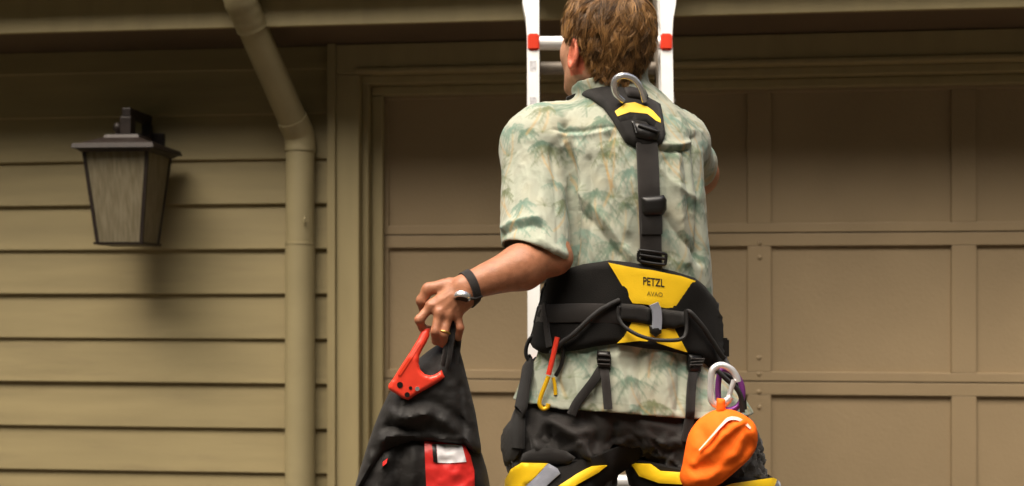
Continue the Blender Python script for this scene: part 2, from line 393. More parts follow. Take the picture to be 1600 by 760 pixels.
for i in range(4):
    a = i*math.pi/2; c_, s_ = math.cos(a), math.sin(a); tt = 0.0012
    q = []
    for (wd, z) in ((wb, zb), (wt, zt)):
        for (x, y) in ((-wd+g, -wd+0.004), (wd-g, -wd+0.004), (wd-g, -wd+0.004+tt*2), (-wd+g, -wd+0.004+tt*2)):
            q.append((x*c_-y*s_, x*s_+y*c_, z))
    gm = MB().poly(q, [(3, 2, 1, 0), (4, 5, 6, 7)]+[(k, (k+1) % 4, 4+(k+1) % 4, 4+k) for k in range(4)])
    gm.build('glass_pane', 'glass', lan)
cp = MB(); frus(cp, wt+0.004, zt+0.0005, wt+0.016, zt+0.010); cp.build('cap_rim', 'bronze', lan)
cp = MB(); frus(cp, wt+0.026, zt+0.0105, wt+0.022, zt+0.026); cp.build('cap_brim', 'bronze', lan)
cp = MB(); frus(cp, wt+0.008, zt+0.0265, wt*0.62, zt+0.050); cp.build('cap_roof', 'bronze', lan)
cp = MB(); frus(cp, wt*0.55, zt+0.0505, wt*0.50, zt+0.062); cp.build('cap_crown', 'bronze', lan)
def lobj(name, P, r, m='bronze', seg=10):
    V, Fc = tube(P, r, seg); me = mesh_np(name, V, Fc); fix_normals(me); me.materials.append(M[m])
    o = link(bpy.data.objects.new(name, me)); o.parent = lan; return o
hz = zt+0.062
lobj('finial', [(-0.03, -0.012, hz), (-0.03, -0.012, hz+0.012), (-0.03, -0.012, hz+0.02), (-0.03, -0.012, hz+0.034), (-0.03, -0.012, hz+0.045)], [0.008, 0.008, 0.014, 0.014, 0.006], seg=14)
MB().box(-0.017, 0.021, -0.03, 0.016, hz+0.0005, hz+0.062, 0.004).build('support_post', 'bronze', lan)
MB().box(-0.013, 0.017, -0.022, 0.175, hz+0.0625, hz+0.092, 0.004).build('support_arm', 'bronze', lan)
MB().box(-0.013, 0.017, 0.150, 0.181, hz-0.06, hz+0.062, 0.004).build('support_bracket', 'bronze', lan)
MB().box(-0.055, 0.055, 0.182, 0.197, -0.02, hz+0.035, 0.006).build('wall_plate', 'bronze', lan)
lobj('bulb_socket', [(0, 0, zt+0.004), (0, 0, zt-0.05)], 0.016)
lobj('bulb', [(0, 0, zt-0.05), (0, 0, zt-0.07), (0, 0, zt-0.10), (0, 0, zt-0.125), (0, 0, zt-0.135)], [0.013, 0.02, 0.030, 0.024, 0.006], 'white', 14)

# garage door
def dx(px, py=470): return ON(px, py, YD).x
gd = thing('garage_door', 'tan panelled garage door behind the man and ladder', 'garage door', (dx(1187), YD, 0))
gx = gd.location.x
T_ = 4.226
def dz(py): return CAMZ + (HOR-py)*T_/F
zj = [dz(131), dz(363), dz(597.5), dz(832), dz(1062)]      # section joints, top to bottom
stp = [(dx(577), dx(607)), (dx(866), dx(903)), (dx(1168), dx(1205)), (dx(1487), dx(1526))]
pw = stp[3][0]-stp[2][1]; swd = stp[3][1]-stp[3][0]
x = stp[3][1]
for i in range(5):
    stp.append((x+pw, x+pw+swd)); x += pw+swd
for r in range(4):
    zt_, zb_s = zj[r]-0.002, zj[r+1]+0.002
    rt, rb = (zt_-0.042, zb_s+0.030)
    if r == 0: rt = zt_-0.020
    sec = MB()
    sec.box(stp[0][0]-gx, stp[-1][1]-gx, 0, 0.035, rt, zt_, 0.0022)
    sec.box(stp[0][0]-gx, stp[-1][1]-gx, 0, 0.035, zb_s, rb, 0.0022)
    for (s0, s1) in stp:
        sec.box(s0-gx, s1-gx, 0.0006, 0.035, rb+0.0002, rt-0.0002, 0.0022)
    so_ = sec.build('door_section', 'door', gd)
    for i in range(len(stp)-1):
        pa, pb = stp[i][1]-gx, stp[i+1][0]-gx
        MB().poly([(pa-0.004, 0.0135, rb-0.004), (pb+0.004, 0.0135, rb-0.004), (pb+0.004, 0.0135, rt+0.004), (pa-0.004, 0.0135, rt+0.004)]+
                  [(pa-0.004, 0.03, rb-0.004), (pb+0.004, 0.03, rb-0.004), (pb+0.004, 0.03, rt+0.004), (pa-0.004, 0.03, rt+0.004)],
                  [(0, 1, 2, 3), (7, 6, 5, 4), (0, 4, 5, 1), (1, 5, 6, 2), (2, 6, 7, 3), (3, 7, 4, 0)]).build('panel', 'door', so_)
bolt_me = None
for (px, py) in [(1187, 379), (1187, 402), (1186, 560), (1186, 586), (1186, 614), (1186, 638), (1186, 800)]:
    zc = dz(py); xx = dx(px)-gx
    sec_i = [o for o in gd.children][0 if py < 363 else 1 if py < 597 else 2]
    if bolt_me is None:
        bb = bmesh.new(); bmesh.ops.create_uvsphere(bb, u_segments=10, v_segments=6, radius=0.0085)
        for v in bb.verts: v.co.y *= 0.4
        bolt_me = bpy.data.meshes.new('bolt'); bb.to_mesh(bolt_me); bb.free(); bolt_me.materials.append(M['door'])
        bolt_me.polygons.foreach_set('use_smooth', np.ones(len(bolt_me.polygons), bool))
    o = link(bpy.data.objects.new('bolt', bolt_me)); o.parent = sec_i; o.location = (xx, 0.0, zc)

# ------------------------------------------------------------------ ladder (frame F)
def lb(c): return 3.36+0.155*c                       # lean: distance at height c
lad = fthing('aluminium_ladder', 'white aluminium ladder with red rung ends leaning on the eave', 'ladder', (0.25, lb(0), 0))
LXa, LXb = 0.0600, 0.4385
def stringer(xc, sgn, doff, wid, dep, c0, c1, flare):
    V = []; Fc = []; n = 60
    for i in range(n+1):
        c = c0+(c1-c0)*i/n; b = lb(c)+doff
        fl = flare*max(0.0, min(1.0, (c-2.02)/0.10)); fl = fl*fl*(3-2*fl/flare)/flare if flare else 0
        xo = xc+sgn*(wid/2+fl); xi = xc-sgn*wid/2
        web = dep*0.18
        for (xx, bb) in [(xo, b-dep/2), (xi, b-dep/2), (xi, b-dep/2+web), (xc, b-dep/2+web), (xc, b+dep/2-web), (xi, b+dep/2-web), (xi, b+dep/2), (xo, b+dep/2)]:
            V.append((xx, bb, c))
    for i in range(n):
        for k in range(8):
            k2 = (k+1) % 8; Fc.append((i*8+k, i*8+k2, (i+1)*8+k2, (i+1)*8+k))
    Fc += [tuple(range(8)), tuple(n*8+k for k in range(8))[::-1]]
    return np.array(V), Fc
for xc, sgn in ((LXa, -1), (LXb, 1)):
    fobj('stringer', stringer(xc, sgn, 0, 0.034, 0.066, 0.03, 2.85, 0.014), 'alu', lad, smooth=False, recalc=True)
    fobj('rear_stringer', stringer(xc-sgn*0.006, sgn, 0.075, 0.030, 0.055, 0.03, 2.70, 0.0), 'alu_shaded', lad, smooth=False, recalc=True)
    fobj('foot', boxF((xc, lb(0.0)+0.02, 0.025), (0.06, 0.13, 0.05), None, 0.006), 'plastic', lad, smooth=False)
c_ = 1.984
rungs = [c_+0.306*k for k in range(-6, 3)]
for c in rungs:
    b = lb(c)-0.018
    fobj('rung', tube([(LXa-0.008, b, c), (LXb+0.008, b, c)], 0.0195, 14, flat=1.0), 'alu', lad)
    fobj('rear_rung', tube([(LXa+0.012, b+0.09, c-0.055), (LXb-0.012, b+0.09, c-0.055)], 0.019, 12), 'alu_shaded', lad)
    for xc, sgn in ((LXa, -1), (LXb, 1)):
        fobj('rung_cap', boxF((xc-0.001*sgn, lb(c)-0.036, c), (0.033, 0.016, 0.046), None, 0.004), 'redcap', lad, smooth=False)
for (py0, py1) in ((96, 122), (154, 178)):
    pA, pB = J(829, py0, 3.63), J(839, py1, 3.63)
    cm = (pA[2]+pB[2])/2
    fobj('sticker', boxF((LXa-0.001, lb(cm)-0.0335, cm), (0.018, 0.0015, pA[2]-pB[2]), None, 0), 'sticker', lad, smooth=False)
pC = J(1054, 157, 3.63)
fobj('rivet', boxF((LXb+0.021, lb(pC[2])-0.01, pC[2]), (0.008, 0.012, 0.014), None, 0.002), 'alu_shaded', lad)

# ================================================================== SDF toolkit
def smin(a, b, k):
    h = np.maximum(k-np.abs(a-b), 0)/k; return np.minimum(a, b)-h*h*k*0.25
def smax(a, b, k): return -smin(-a, -b, k)
def cone(P, a, b, r1, r2):
    ba = b-a; q = P-a; t = (q @ ba)/(ba @ ba); np.clip(t, 0, 1, out=t); q -= t[:, None]*ba
    return np.sqrt(np.einsum('ij,ij->i', q, q))-(r1+(r2-r1)*t)
def ellip(P, c, r, R=None):
    q = P-c
    if R is not None: q = q @ np.asarray(R).T
    k0 = np.linalg.norm(q/r, axis=1); k1 = np.linalg.norm(q/(np.asarray(r)**2), axis=1)+1e-9
    return k0*(k0-1)/k1
def surface_nets(sdf, lo, hi, h, slack=1.3):
    lo = np.asarray(lo, float); hi = np.asarray(hi, float); B = 8
    nb = np.ceil((hi-lo)/(h*B)).astype(int); n = nb*B
    G = np.ones(tuple(n), np.float32)
    cb = np.stack(np.meshgrid(*[np.arange(q) for q in nb], indexing='ij'), -1).reshape(-1, 3)
    dc = sdf(lo+(cb*B+B/2-0.5)*h)
    act = np.abs(dc) < h*B*0.87*slack
    Gb = G.reshape(nb[0], B, nb[1], B, nb[2], B)
    ina = cb[~act]; Gb[ina[:, 0], :, ina[:, 1], :, ina[:, 2], :] = np.sign(dc[~act])[:, None, None, None]
    loc = np.stack(np.meshgrid(*[np.arange(B)]*3, indexing='ij'), -1).reshape(-1, 3)
    ab = cb[act]
    for s in range(0, len(ab), 400):
        q = ab[s:s+400]; pts_ = (q[:, None, :]*B+loc[None]).reshape(-1, 3)
        G[pts_[:, 0], pts_[:, 1], pts_[:, 2]] = sdf(lo+pts_*h)
    sg = G < 0
    o8 = [(i, j, k) for i in (0, 1) for j in (0, 1) for k in (0, 1)]
    sl_ = [sg[i:n[0]-1+i, j:n[1]-1+j, k:n[2]-1+k] for i, j, k in o8]
    cnt = np.zeros(sl_[0].shape, np.int8)
    for q in sl_: cnt += q
    cells = np.argwhere((cnt > 0) & (cnt < 8))
    val = np.stack([G[cells[:, 0]+i, cells[:, 1]+j, cells[:, 2]+k] for i, j, k in o8], 1)
    acc = np.zeros((len(cells), 3)); num = np.zeros(len(cells))
    for e0 in range(8):
        for ax in range(3):
            if o8[e0][ax]: continue
            e1 = e0+(4, 2, 1)[ax]; a, b = val[:, e0], val[:, e1]; x = (a < 0) != (b < 0)
            t = np.where(x, a/np.where(x, a-b, 1), 0)
            p = np.tile(np.array(o8[e0], float), (len(cells), 1)); p[:, ax] += t
            acc += p*x[:, None]; num += x
    V = lo+(cells+acc/num[:, None])*h
    idx = np.full(tuple(n-1), -1, np.int32); idx[cells[:, 0], cells[:, 1], cells[:, 2]] = np.arange(len(cells))
    quads = []
    for ax in range(3):
        u, v = (ax+1) % 3, (ax+2) % 3
        s0 = [slice(None)]*3; s1 = [slice(None)]*3; s0[ax] = slice(0, -1); s1[ax] = slice(1, None)
        ch = np.argwhere(sg[tuple(s0)] != sg[tuple(s1)])
        ok = (ch[:, u] > 0) & (ch[:, v] > 0) & (ch[:, u] < n[u]-1) & (ch[:, v] < n[v]-1); ch = ch[ok]
        def cell(du, dv_):
            c = ch.copy(); c[:, u] += du; c[:, v] += dv_; return idx[c[:, 0], c[:, 1], c[:, 2]]
        q = np.stack([cell(-1, -1), cell(0, -1), cell(0, 0), cell(-1, 0)], 1)
        ins = sg[ch[:, 0], ch[:, 1], ch[:, 2]]; q[~ins] = q[~ins][:, ::-1]
        quads.append(q)
    Q = np.concatenate(quads); Q = Q[(Q >= 0).all(1)]
    return V, Q
def grad(sdf, P, e=0.003):
    g_ = np.stack([sdf(P+np.eye(3)[i]*e)-sdf(P-np.eye(3)[i]*e) for i in range(3)], 1)
    return g_/(np.linalg.norm(g_, axis=1)[:, None]+1e-9)
def trace(sdf, px, b0=2.30, b1=3.3):
    px = np.asarray(px, float); D = np.stack([(px[:, 0]-CX)/F, np.ones(len(px)), (HOR-px[:, 1])/F], 1)
    O = np.array([0, 0, CAMZ]); t = np.full(len(px), b0); best = np.full(len(px), 9.0); bt = t.copy()
    for _ in range(48):
        d = sdf(O+D*t[:, None]); m_ = d < best; best[m_] = d[m_]; bt[m_] = t[m_]
        t = np.minimum(t+np.clip(d*0.8, -0.05, 0.05), b1)
    Pt = O+D*bt[:, None]; N = grad(sdf, Pt)
    miss = best > 0.003
    if miss.any(): Pt[miss] -= N[miss]*(best[miss]-0.0)[:, None]*0.7
    return Pt, N
def inpoly(P, poly):
    P = np.asarray(P, float); x, y = P[:, 0], P[:, 1]; c = np.zeros(len(P), bool); n = len(poly)
    for i in range(n):
        x1, y1 = poly[i]; x2, y2 = poly[i-1]
        if y1 == y2: continue
        c ^= ((y1 > y) != (y2 > y)) & (x < (x2-x1)*(y-y1)/(y2-y1)+x1)
    return c
def seg_dist(P, A, Bq):
    P = np.asarray(P); d = Bq-A; t = np.clip(((P-A) @ d)/(d @ d+1e-12), 0, 1); q = P-A-t[:, None]*d; return np.sqrt(np.einsum('ij,ij->i', q, q))
def poly_dist(P, poly):
    poly = np.asarray(poly, float); return np.min([seg_dist(P, poly[i], poly[(i+1) % len(poly)]) for i in range(len(poly))], axis=0)
def tri2d(outline, step, round_n=0):
    O = np.asarray(outline, float)
    if round_n: O = catmull(O, round_n, True)
    dens = []
    for i in range(len(O)):
        a, b = O[i], O[(i+1) % len(O)]; k = max(1, int(np.linalg.norm(b-a)/step))
        for j in range(k): dens.append(a+(b-a)*j/k)
    dens = np.array(dens); nb_ = len(dens)
    lo, hi = dens.min(0), dens.max(0); gp = []
    for iy, y in enumerate(np.arange(lo[1]+step*0.5, hi[1], step*0.87)):
        for x in np.arange(lo[0]+step*(0.25+0.5*(iy % 2)), hi[0], step):
            gp.append((x, y))
    if gp:
        gp = np.array(gp); gp = gp[inpoly(gp, dens)]
        if len(gp): gp = gp[poly_dist(gp, dens) > step*0.45]
    allp = np.concatenate([dens, gp]) if len(gp) else dens
    r = delaunay_2d_cdt([Vector(p) for p in allp], [(i, (i+1) % nb_) for i in range(nb_)], [list(range(nb_))], 1, 1e-4)
    P2 = np.array([v[:] for v in r[0]]); T = np.array([t for t in r[2] if len(t) == 3])
    return P2, T, dens
def shell(front, back, T):
    n = len(front); E = {}
    for t in T:
        for i in range(3):
            a, b = int(t[i]), int(t[(i+1) % 3]); E[(a, b)] = 1
    Fc = [tuple(int(i) for i in t) for t in T]+[tuple(int(i)+n for i in t[::-1]) for t in T]
    for (a, b) in E:
        if (b, a) not in E: Fc.append((b, a, a+n, b+n))
    return np.concatenate([front, back]), Fc
def patch(outline, sdf, off, th, step=7, rnd=0, edge=0.45, edgew=6, sink=0.004, fn=None):
    P2, T, dens = tri2d(outline, step, rnd); Pt, N = trace(sdf, P2)
    d = poly_dist(P2, dens); f = edge+(1-edge)*np.clip(d/edgew, 0, 1)**0.6
    a = Pt[T[0][1]]-Pt[T[0][0]]; b = Pt[T[0][2]]-Pt[T[0][0]]
    if np.dot(np.cross(a, b), N[T[0][0]]) < 0: T = T[:, ::-1]
    hgt = off+th*f
    if fn is not None: hgt = hgt+fn(P2)
    return shell(Pt+N*hgt[:, None], Pt+N*(off-sink), T)
def strip(C, N, width, th, sink=0.002):
    C = np.asarray(C); n = len(C); T = np.gradient(C, axis=0); T /= np.linalg.norm(T, axis=1)[:, None]
    A = np.cross(T, N); A /= np.linalg.norm(A, axis=1)[:, None]
    wv = np.broadcast_to(np.asarray(width, float), (n,))[:, None]/2; V = []
    prof_ = [(-1, -sink), (-1, th*0.5), (-0.9, th), (0.9, th), (1, th*0.5), (1, -sink)]
    for s_, h_ in prof_: V.append(C+A*wv*s_+N*h_)
    V = np.stack(V, 1).reshape(-1, 3); k = len(prof_); Fc = []
    for i in range(n-1):
        for j in range(k):
            j2 = (j+1) % k; Fc.append((i*k+j, i*k+j2, (i+1)*k+j2, (i+1)*k+j))
    Fc += [tuple(range(k))[::-1], tuple((n-1)*k+j for j in range(k))]
    return V, Fc
def strap_px(path, sdf, width, off, th=0.003, n=6):
    p = catmull(path, n); Pt, N = trace(sdf, p); return strip(Pt+N*off, N, width, th)
def tube_px(path, sdf, r, off, n=6, closed=False, seg=8):
    p = catmull(path, n, closed); Pt, N = trace(sdf, p); o = np.broadcast_to(np.asarray(off, float), (len(Pt),)) if np.ndim(off) == 0 else np.interp(np.linspace(0, 1, len(Pt)), np.linspace(0, 1, len(off)), off)
    return tube(Pt+N*o[:, None], r, seg, closed)
def inflate(outline, b, th, D, step=6, rnd=3, ripple=None, front_only=1.0):
    P2, T, dens = tri2d(outline, step, rnd); d = poly_dist(P2, dens)
    q = np.clip(d/D, 0, 1); hf = th*np.sqrt(np.clip(1-(1-q)**2, 0, 1))
    bb = b(P2) if callable(b) else np.full(len(P2), b)
    rp = ripple(P2)*np.clip(d/10, 0, 1) if ripple is not None else 0
    fr_ = np.array([J(p[0], p[1], v) for p, v in zip(P2, bb)])
    sx = fr_.copy(); sx[:, 1] = bb-hf-0.0015-rp; bk = fr_.copy(); bk[:, 1] = bb+(hf+0.0015)*front_only
    a = sx[T[0][1]]-sx[T[0][0]]; c = sx[T[0][2]]-sx[T[0][0]]
    if np.cross(a, c)[1] > 0: T = T[:, ::-1]
    return shell(sx, bk, T)
_PT = np.random.default_rng(5).permutation(256); _PT = np.concatenate([_PT, _PT, _PT])
_GR = np.random.default_rng(9).normal(size=(256, 3)); _GR /= np.linalg.norm(_GR, axis=1)[:, None]
def perlin(P):
    I = np.floor(P).astype(int); f = P-I; I &= 255; u = f*f*f*(f*(f*6-15)+10); out = 0
    for i in (0, 1):
        wx = u[:, 0] if i else 1-u[:, 0]
        for j in (0, 1):
            wy = u[:, 1] if j else 1-u[:, 1]
            for k in (0, 1):
                wz = u[:, 2] if k else 1-u[:, 2]
                g_ = _GR[_PT[_PT[_PT[(I[:, 0]+i) & 255]+((I[:, 1]+j) & 255)]+((I[:, 2]+k) & 255)]]
                out = out+wx*wy*wz*(g_[:, 0]*(f[:, 0]-i)+g_[:, 1]*(f[:, 1]-j)+g_[:, 2]*(f[:, 2]-k))
    return out*1.5
def fbm(P, sc, oct_=3, seed=0.0):
    out = np.zeros(len(P)); am = 1.0; P = np.asarray(P, float)
    for o in range(oct_):
        out += am*perlin(P*sc+np.array([seed, seed*1.7, -seed])+31.7*o); sc *= 2.0; am *= 0.5
    return out

# ================================================================== the man: skeleton in frame F
B0 = 2.90
def lin(tab, c): 
    t = np.array(tab, float); t = t[np.argsort(t[:, 0])]; return [np.interp(c, t[:, 0], t[:, i]) for i in range(1, t.shape[1])]
def cz(py, b=B0): return CAMZ+(HOR-py)/F*b
# torso silhouette: photo row, left edge, right edge, half depth, depth of the centre
TOR = [(128, 945, 1012, .050, 2.93), (150, 925, 1035, .066, 2.925), (175, 893, 1062, .088, 2.915), (205, 872, 1086, .106, 2.91), (240, 876, 1096, .118, 2.905), (300, 882, 1101, .127, 2.90), (360, 880, 1105, .127, 2.90),
       (420, 872, 1110, .120, 2.90), (480, 858, 1113, .114, 2.90), (530, 846, 1113, .114, 2.90), (565, 836, 1117, .118, 2.90), (600, 824, 1132, .124, 2.90), (645, 812, 1154, .132, 2.90), (700, 805, 1170, .135, 2.90)]
TT = [(cz(r[0]), (r[1]+r[2]-2*CX)/2/F*r[4], (r[2]-r[1])/2/F*r[4], r[3], r[4]) for r in TOR]
def loft(P, grow=0.0):
    a0, wa, wb_, b0 = lin(TT, P[:, 2])
    q = np.stack([(P[:, 0]-a0), (P[:, 1]-b0)], 1); r = np.stack([wa+grow, wb_+grow], 1)
    ex = 2.35
    k0 = (np.abs(q/r)**ex).sum(1)**(1/ex)
    ang = np.minimum(r[:, 0], r[:, 1])
    l_ = np.linalg.norm(q, axis=1)+1e-6
    d = l_*(1-1/np.maximum(k0, 1e-3)); d = np.where(k0 < 0.3, -ang*0.7, d)
    return d
SHL, ELL, WRL = J(842, 222, 2.92), J(858, 398, 2.775), J(727, 449, 2.70)
SHR, ELR, WRR = J(1061, 228, 2.97), J(1089, 273, 3.17), J(1050, 235, 3.40)
HIPL, KNL, ANL = J(897, 668, 2.91), J(852, 905, 2.80), J(862, 1270, 3.0)
HIPR, KNR, ANR = J(1082, 672, 2.90), J(1142, 905, 2.80), J(1128, 1270, 2.95)

# --- head frame
PSI = math.radians(40); PIT = math.radians(4)
hf = np.array([-math.sin(PSI)*math.cos(PIT), math.cos(PSI)*math.cos(PIT), math.sin(PIT)])
hl = np.array([-math.cos(PSI), -math.sin(PSI), 0.0]); hu = np.cross(hf, hl)
HR = np.stack([hf, hl, hu]); HC = J(941, 64, 2.93)
def HP(x, y, z): return HC+hf*x+hl*y+hu*z
def sd_head(P):
    d = ellip(P, HP(-0.012, 0, 0.022), (0.098, 0.076, 0.094), HR)
    d = smin(d, ellip(P, HP(0.034, 0, -0.040), (0.060, 0.066, 0.080), HR), 0.04)
    d = smin(d, cone(P, HP(0.010, 0.050, -0.076), HP(0.076, 0.016, -0.104), 0.022, 0.019), 0.03)      # jaw
    d = smin(d, cone(P, HP(0.010, -0.044, -0.072), HP(0.074, -0.014, -0.100), 0.022, 0.019), 0.03)
    d = smin(d, ellip(P, HP(0.056, 0.042, -0.030), (0.026, 0.022, 0.030), HR), 0.02)                   # cheekbones
    d = smin(d, ellip(P, HP(0.056, -0.042, -0.030), (0.026, 0.022, 0.030), HR), 0.02)
    d = smin(d, cone(P, HP(0.078, 0.03, 0.022), HP(0.078, -0.03, 0.022), 0.014, 0.014), 0.02)          # brow
    for s_ in (1, -1):
        d = smax(d, -(np.linalg.norm(P-HP(0.096, 0.031*s_, 0.002), axis=1)-0.014), 0.012)
        d = smin(d, np.linalg.norm(P-HP(0.073, 0.031*s_, 0.001), axis=1)-0.0125, 0.004)
    d = smin(d, cone(P, HP(0.086, 0, 0.008), HP(0.107, 0, -0.034), 0.007, 0.011), 0.012)               # nose
    d = smin(d, cone(P, HP(0.091, 0.016, -0.066), HP(0.091, -0.016, -0.066), 0.007, 0.007), 0.008)     # lips
    d = smin(d, ellip(P, HP(0.083, 0, -0.104), (0.016, 0.020, 0.014), HR), 0.015)                      # chin
    d = smin(d, cone(P, HP(-0.025, 0, -0.05), J(965, 172, 2.925), 0.062, 0.066), 0.03)                 # neck
    d = smin(d, cone(P, HP(0.01, 0, -0.085), J(945, 178, 2.97), 0.045, 0.055), 0.03)
    for s_ in (1, -1):
        ec = HP(0.002, 0.081*s_, -0.040)
        out = unit(hl*s_*0.90+hf*0.30+hu*0.05); fw = unit(hf*0.92-hl*s_*0.36+hu*0.10); fw = unit(fw-out*np.dot(fw, out)); up_ = np.cross(out, fw)*s_
        q = P-ec; s1, n1, t1 = q @ fw, q @ out, q @ up_
        ww = 0.0165+0.003*np.clip(t1/0.03, -1, 1)
        rad = np.sqrt((s1/ww)**2+(t1/0.029)**2)
        ring = np.sqrt(((rad-1)*0.019)**2+(n1-0.004)**2)-0.0052
        disc = np.maximum(np.abs(n1+0.001)-0.0030, (rad-1)*0.017)
        e = smin(ring, disc, 0.006)
        e = smin(e, np.linalg.norm(q-(fw*0.004-up_*0.030), axis=1)-0.0085, 0.006)
        e = smin(e, cone(P, ec+fw*0.006+up_*0.002, ec+fw*0.008-up_*0.012, 0.004, 0.005), 0.004)
        d = smin(d, e, 0.006)
    return d
# --- left hand (grips the bag's handles), right hand (round the ladder)
bH = 2.70
PALM = [(WRL, J(674, 478, bH-.010)), (WRL, J(687, 487, bH-.014)), (WRL+np.array([.008, 0, -.006]), J(701, 491, bH-.010)), (WRL+np.array([.012, .004, -.012]), J(714, 489, bH-.002))]
FING = [[(674, 478, -.010), (655, 500, -.020), (660, 513, -.004), (671, 514, .016)],
        [(687, 489, -.016), (680, 518, -.026), (681, 533, -.010), (685, 529, .014)],
        [(701, 492, -.012), (694, 522, -.022), (692, 537, -.006), (695, 532, .016)],
        [(714, 490, -.004), (719, 513, -.010), (716, 527, .004), (711, 522, .020)]]
THUMB = [(703, 446, .006), (669, 452, .006), (659, 470, .010), (663, 492, .028)]
FR = [(.0105, .0098, .0088, .0072), (.0108, .0100, .0090, .0074), (.0104, .0096, .0087, .0072), (.0096, .0086, .0078, .0066)]
def sd_handL(P):
    d = None
    for i, (a, b) in enumerate(PALM):
        e = cone(P, a+(b-a)*0.12, b, 0.021, (0.0125, .013, .0125, .0115)[i]); d = e if d is None else smin(d, e, 0.016)
    for f, rr in zip(FING, FR):
        pts_ = [J(x, y, bH+o) for x, y, o in f]; e = None
        for i in range(3):
            s_ = cone(P, pts_[i], pts_[i+1], rr[i], rr[i+1]); e = s_ if e is None else smin(e, s_, 0.004)
        e = smin(e, np.linalg.norm(P-(pts_[0]+np.array([0, -.004, 0])), axis=1)-0.0125, 0.006)
        d = smin(d, e, 0.0035) 
    pts_ = [J(x, y, bH+o) for x, y, o in THUMB]
    for i in range(3): d = smin(d, cone(P, pts_[i], pts_[i+1], (.017, .0125, .0115)[i], (.0125, .0115, .009)[i]), 0.007)
    return d
GR = np.array([LXb, lb(1.655)-0.0, 1.655])      # where the right hand holds the stringer
def sd_handR(P):
    d = cone(P, WRR, GR+np.array([.035, -.05, 0.0]), 0.024, 0.027)
    for k in range(4):
        z = 0.030-0.021*k
        a = GR+np.array([.040, -.052, z]); m1 = GR+np.array([.040, -.004, z]); m2 = GR+np.array([.030, .044, z]); e_ = GR+np.array([-.004, .050, z])
        for p, q, r1, r2 in ((a, m1, .0115, .0105), (m1, m2, .0105, .0095), (m2, e_, .0095, .0078)): d = smin(d, cone(P, p, q, r1, r2), 0.004)
    d = smin(d, cone(P, GR+np.array([.02, -.055, .012]), GR+np.array([-.012, -.052, .034]), .013, .011), 0.006)
    d = smin(d, cone(P, GR+np.array([-.012, -.052, .034]), GR+np.array([-.032, -.042, .046]), .011, .009), 0.004)
    return d
def sd_arms(P):
    d = cone(P, SHL, ELL, 0.052, 0.043)
    mid = ELL+(WRL-ELL)*0.33+np.array([0, 0, -.004])
    fa = smin(cone(P, ELL, mid, 0.041, 0.0475), cone(P, mid, WRL, 0.0475, 0.0285), 0.02)
    fa = smin(fa, ellip(P, J(874, 407, 2.775), (0.026, 0.026, 0.024)), 0.025)
    d = smin(d, fa, 0.02)
    d2 = cone(P, SHR, ELR, 0.054, 0.050); mr_ = ELR+(WRR-ELR)*0.35
    d2 = smin(d2, smin(cone(P, ELR, mr_, 0.050, 0.048), cone(P, mr_, WRR, 0.046, 0.027), 0.02), 0.02)
    return np.minimum(d, d2)
def sd_body(P):
    out = np.full(len(P), 1.0)
    d = loft(P, -0.030); d = smax(d, P[:, 2]-cz(135), 0.03); d = smax(d, cz(690)-P[:, 2], 0.03)
    d = smin(d, cone(P, SHL, J(965, 190, 2.93), 0.05, 0.06), 0.04); d = smin(d, cone(P, SHR, J(975, 190, 2.93), 0.05, 0.06), 0.04)
    for h_, k_, a_ in ((HIPL, KNL, ANL), (HIPR, KNR, ANR)):
        d = smin(d, cone(P, h_, k_, 0.085, 0.058), 0.04); d = smin(d, cone(P, k_, a_, 0.056, 0.038), 0.03)
    d = smin(d, sd_arms(P), 0.03)
    m_ = P[:, 2] > 1.55
    if m_.any(): d[m_] = smin(d[m_], sd_head(P[m_]), 0.02)
    m_ = (P[:, 0] < -0.02) & (P[:, 2] < 1.45) & (P[:, 2] > 1.0)
    if m_.any(): d[m_] = smin(d[m_], sd_handL(P[m_]), 0.010)
    m_ = (P[:, 1] > 3.25)
    if m_.any(): d[m_] = smin(d[m_], sd_handR(P[m_]), 0.012)
    return d
# --- shirt
SLA, SLB = J(836, 232, 2.91), J(838, 405, 2.785)
OPN = unit(np.array([-46*0.75, -22, -95.0])); OPP = J(836, 397, 2.785)           # sleeve opening plane
def sd_sleeveL(P, g_=0.0): 
    d = cone(P, SLA, SLB, 0.072+g_, 0.0775+g_)
    return smin(d, cone(P, J(850, 215, 2.92), SLA, 0.058+g_, 0.070+g_), 0.04)
SRB = SHR+(ELR-SHR)*0.74
def sd_sleeveR(P, g_=0.0): return cone(P, SHR, SRB+(SRB-SHR)*0.5, 0.062+g_, 0.060+g_)
def sd_torso(P):
    d = loft(P)
    m_ = P[:, 2] < 1.20
    if m_.any(): d[m_] = smin(d[m_], sd_trousers(P[m_])-0.013, 0.03)
    d = smin(d, cone(P, J(850, 214, 2.915), J(950, 182, 2.93), 0.056, 0.062), 0.05)
    d = smin(d, cone(P, J(1062, 226, 2.965), J(990, 186, 2.935), 0.060, 0.062), 0.05)
    return d
HEM = cz(640)
def hem_c(P): return HEM+0.010*np.sin(P[:, 0]*9+0.6)+0.05*np.clip(-(P[:, 0]-0.10)/0.1, -0.1, 1)*0.35
def sd_shirt_out(P):
    d = sd_torso(P)
    kk = np.clip((P[:, 2]-1.50)/0.12, 0, 1)*0.05+0.012
    s_ = smax(sd_sleeveL(P), (P-OPP) @ OPN, 0.006)
    d = smin(d, s_, kk)
    d = smin(d, smax(sd_sleeveR(P), (P-SRB) @ unit(ELR-SHR), 0.006), 0.04)
    return d
NKA, NKB = HP(-0.02, 0, -0.09), J(968, 172, 2.93)
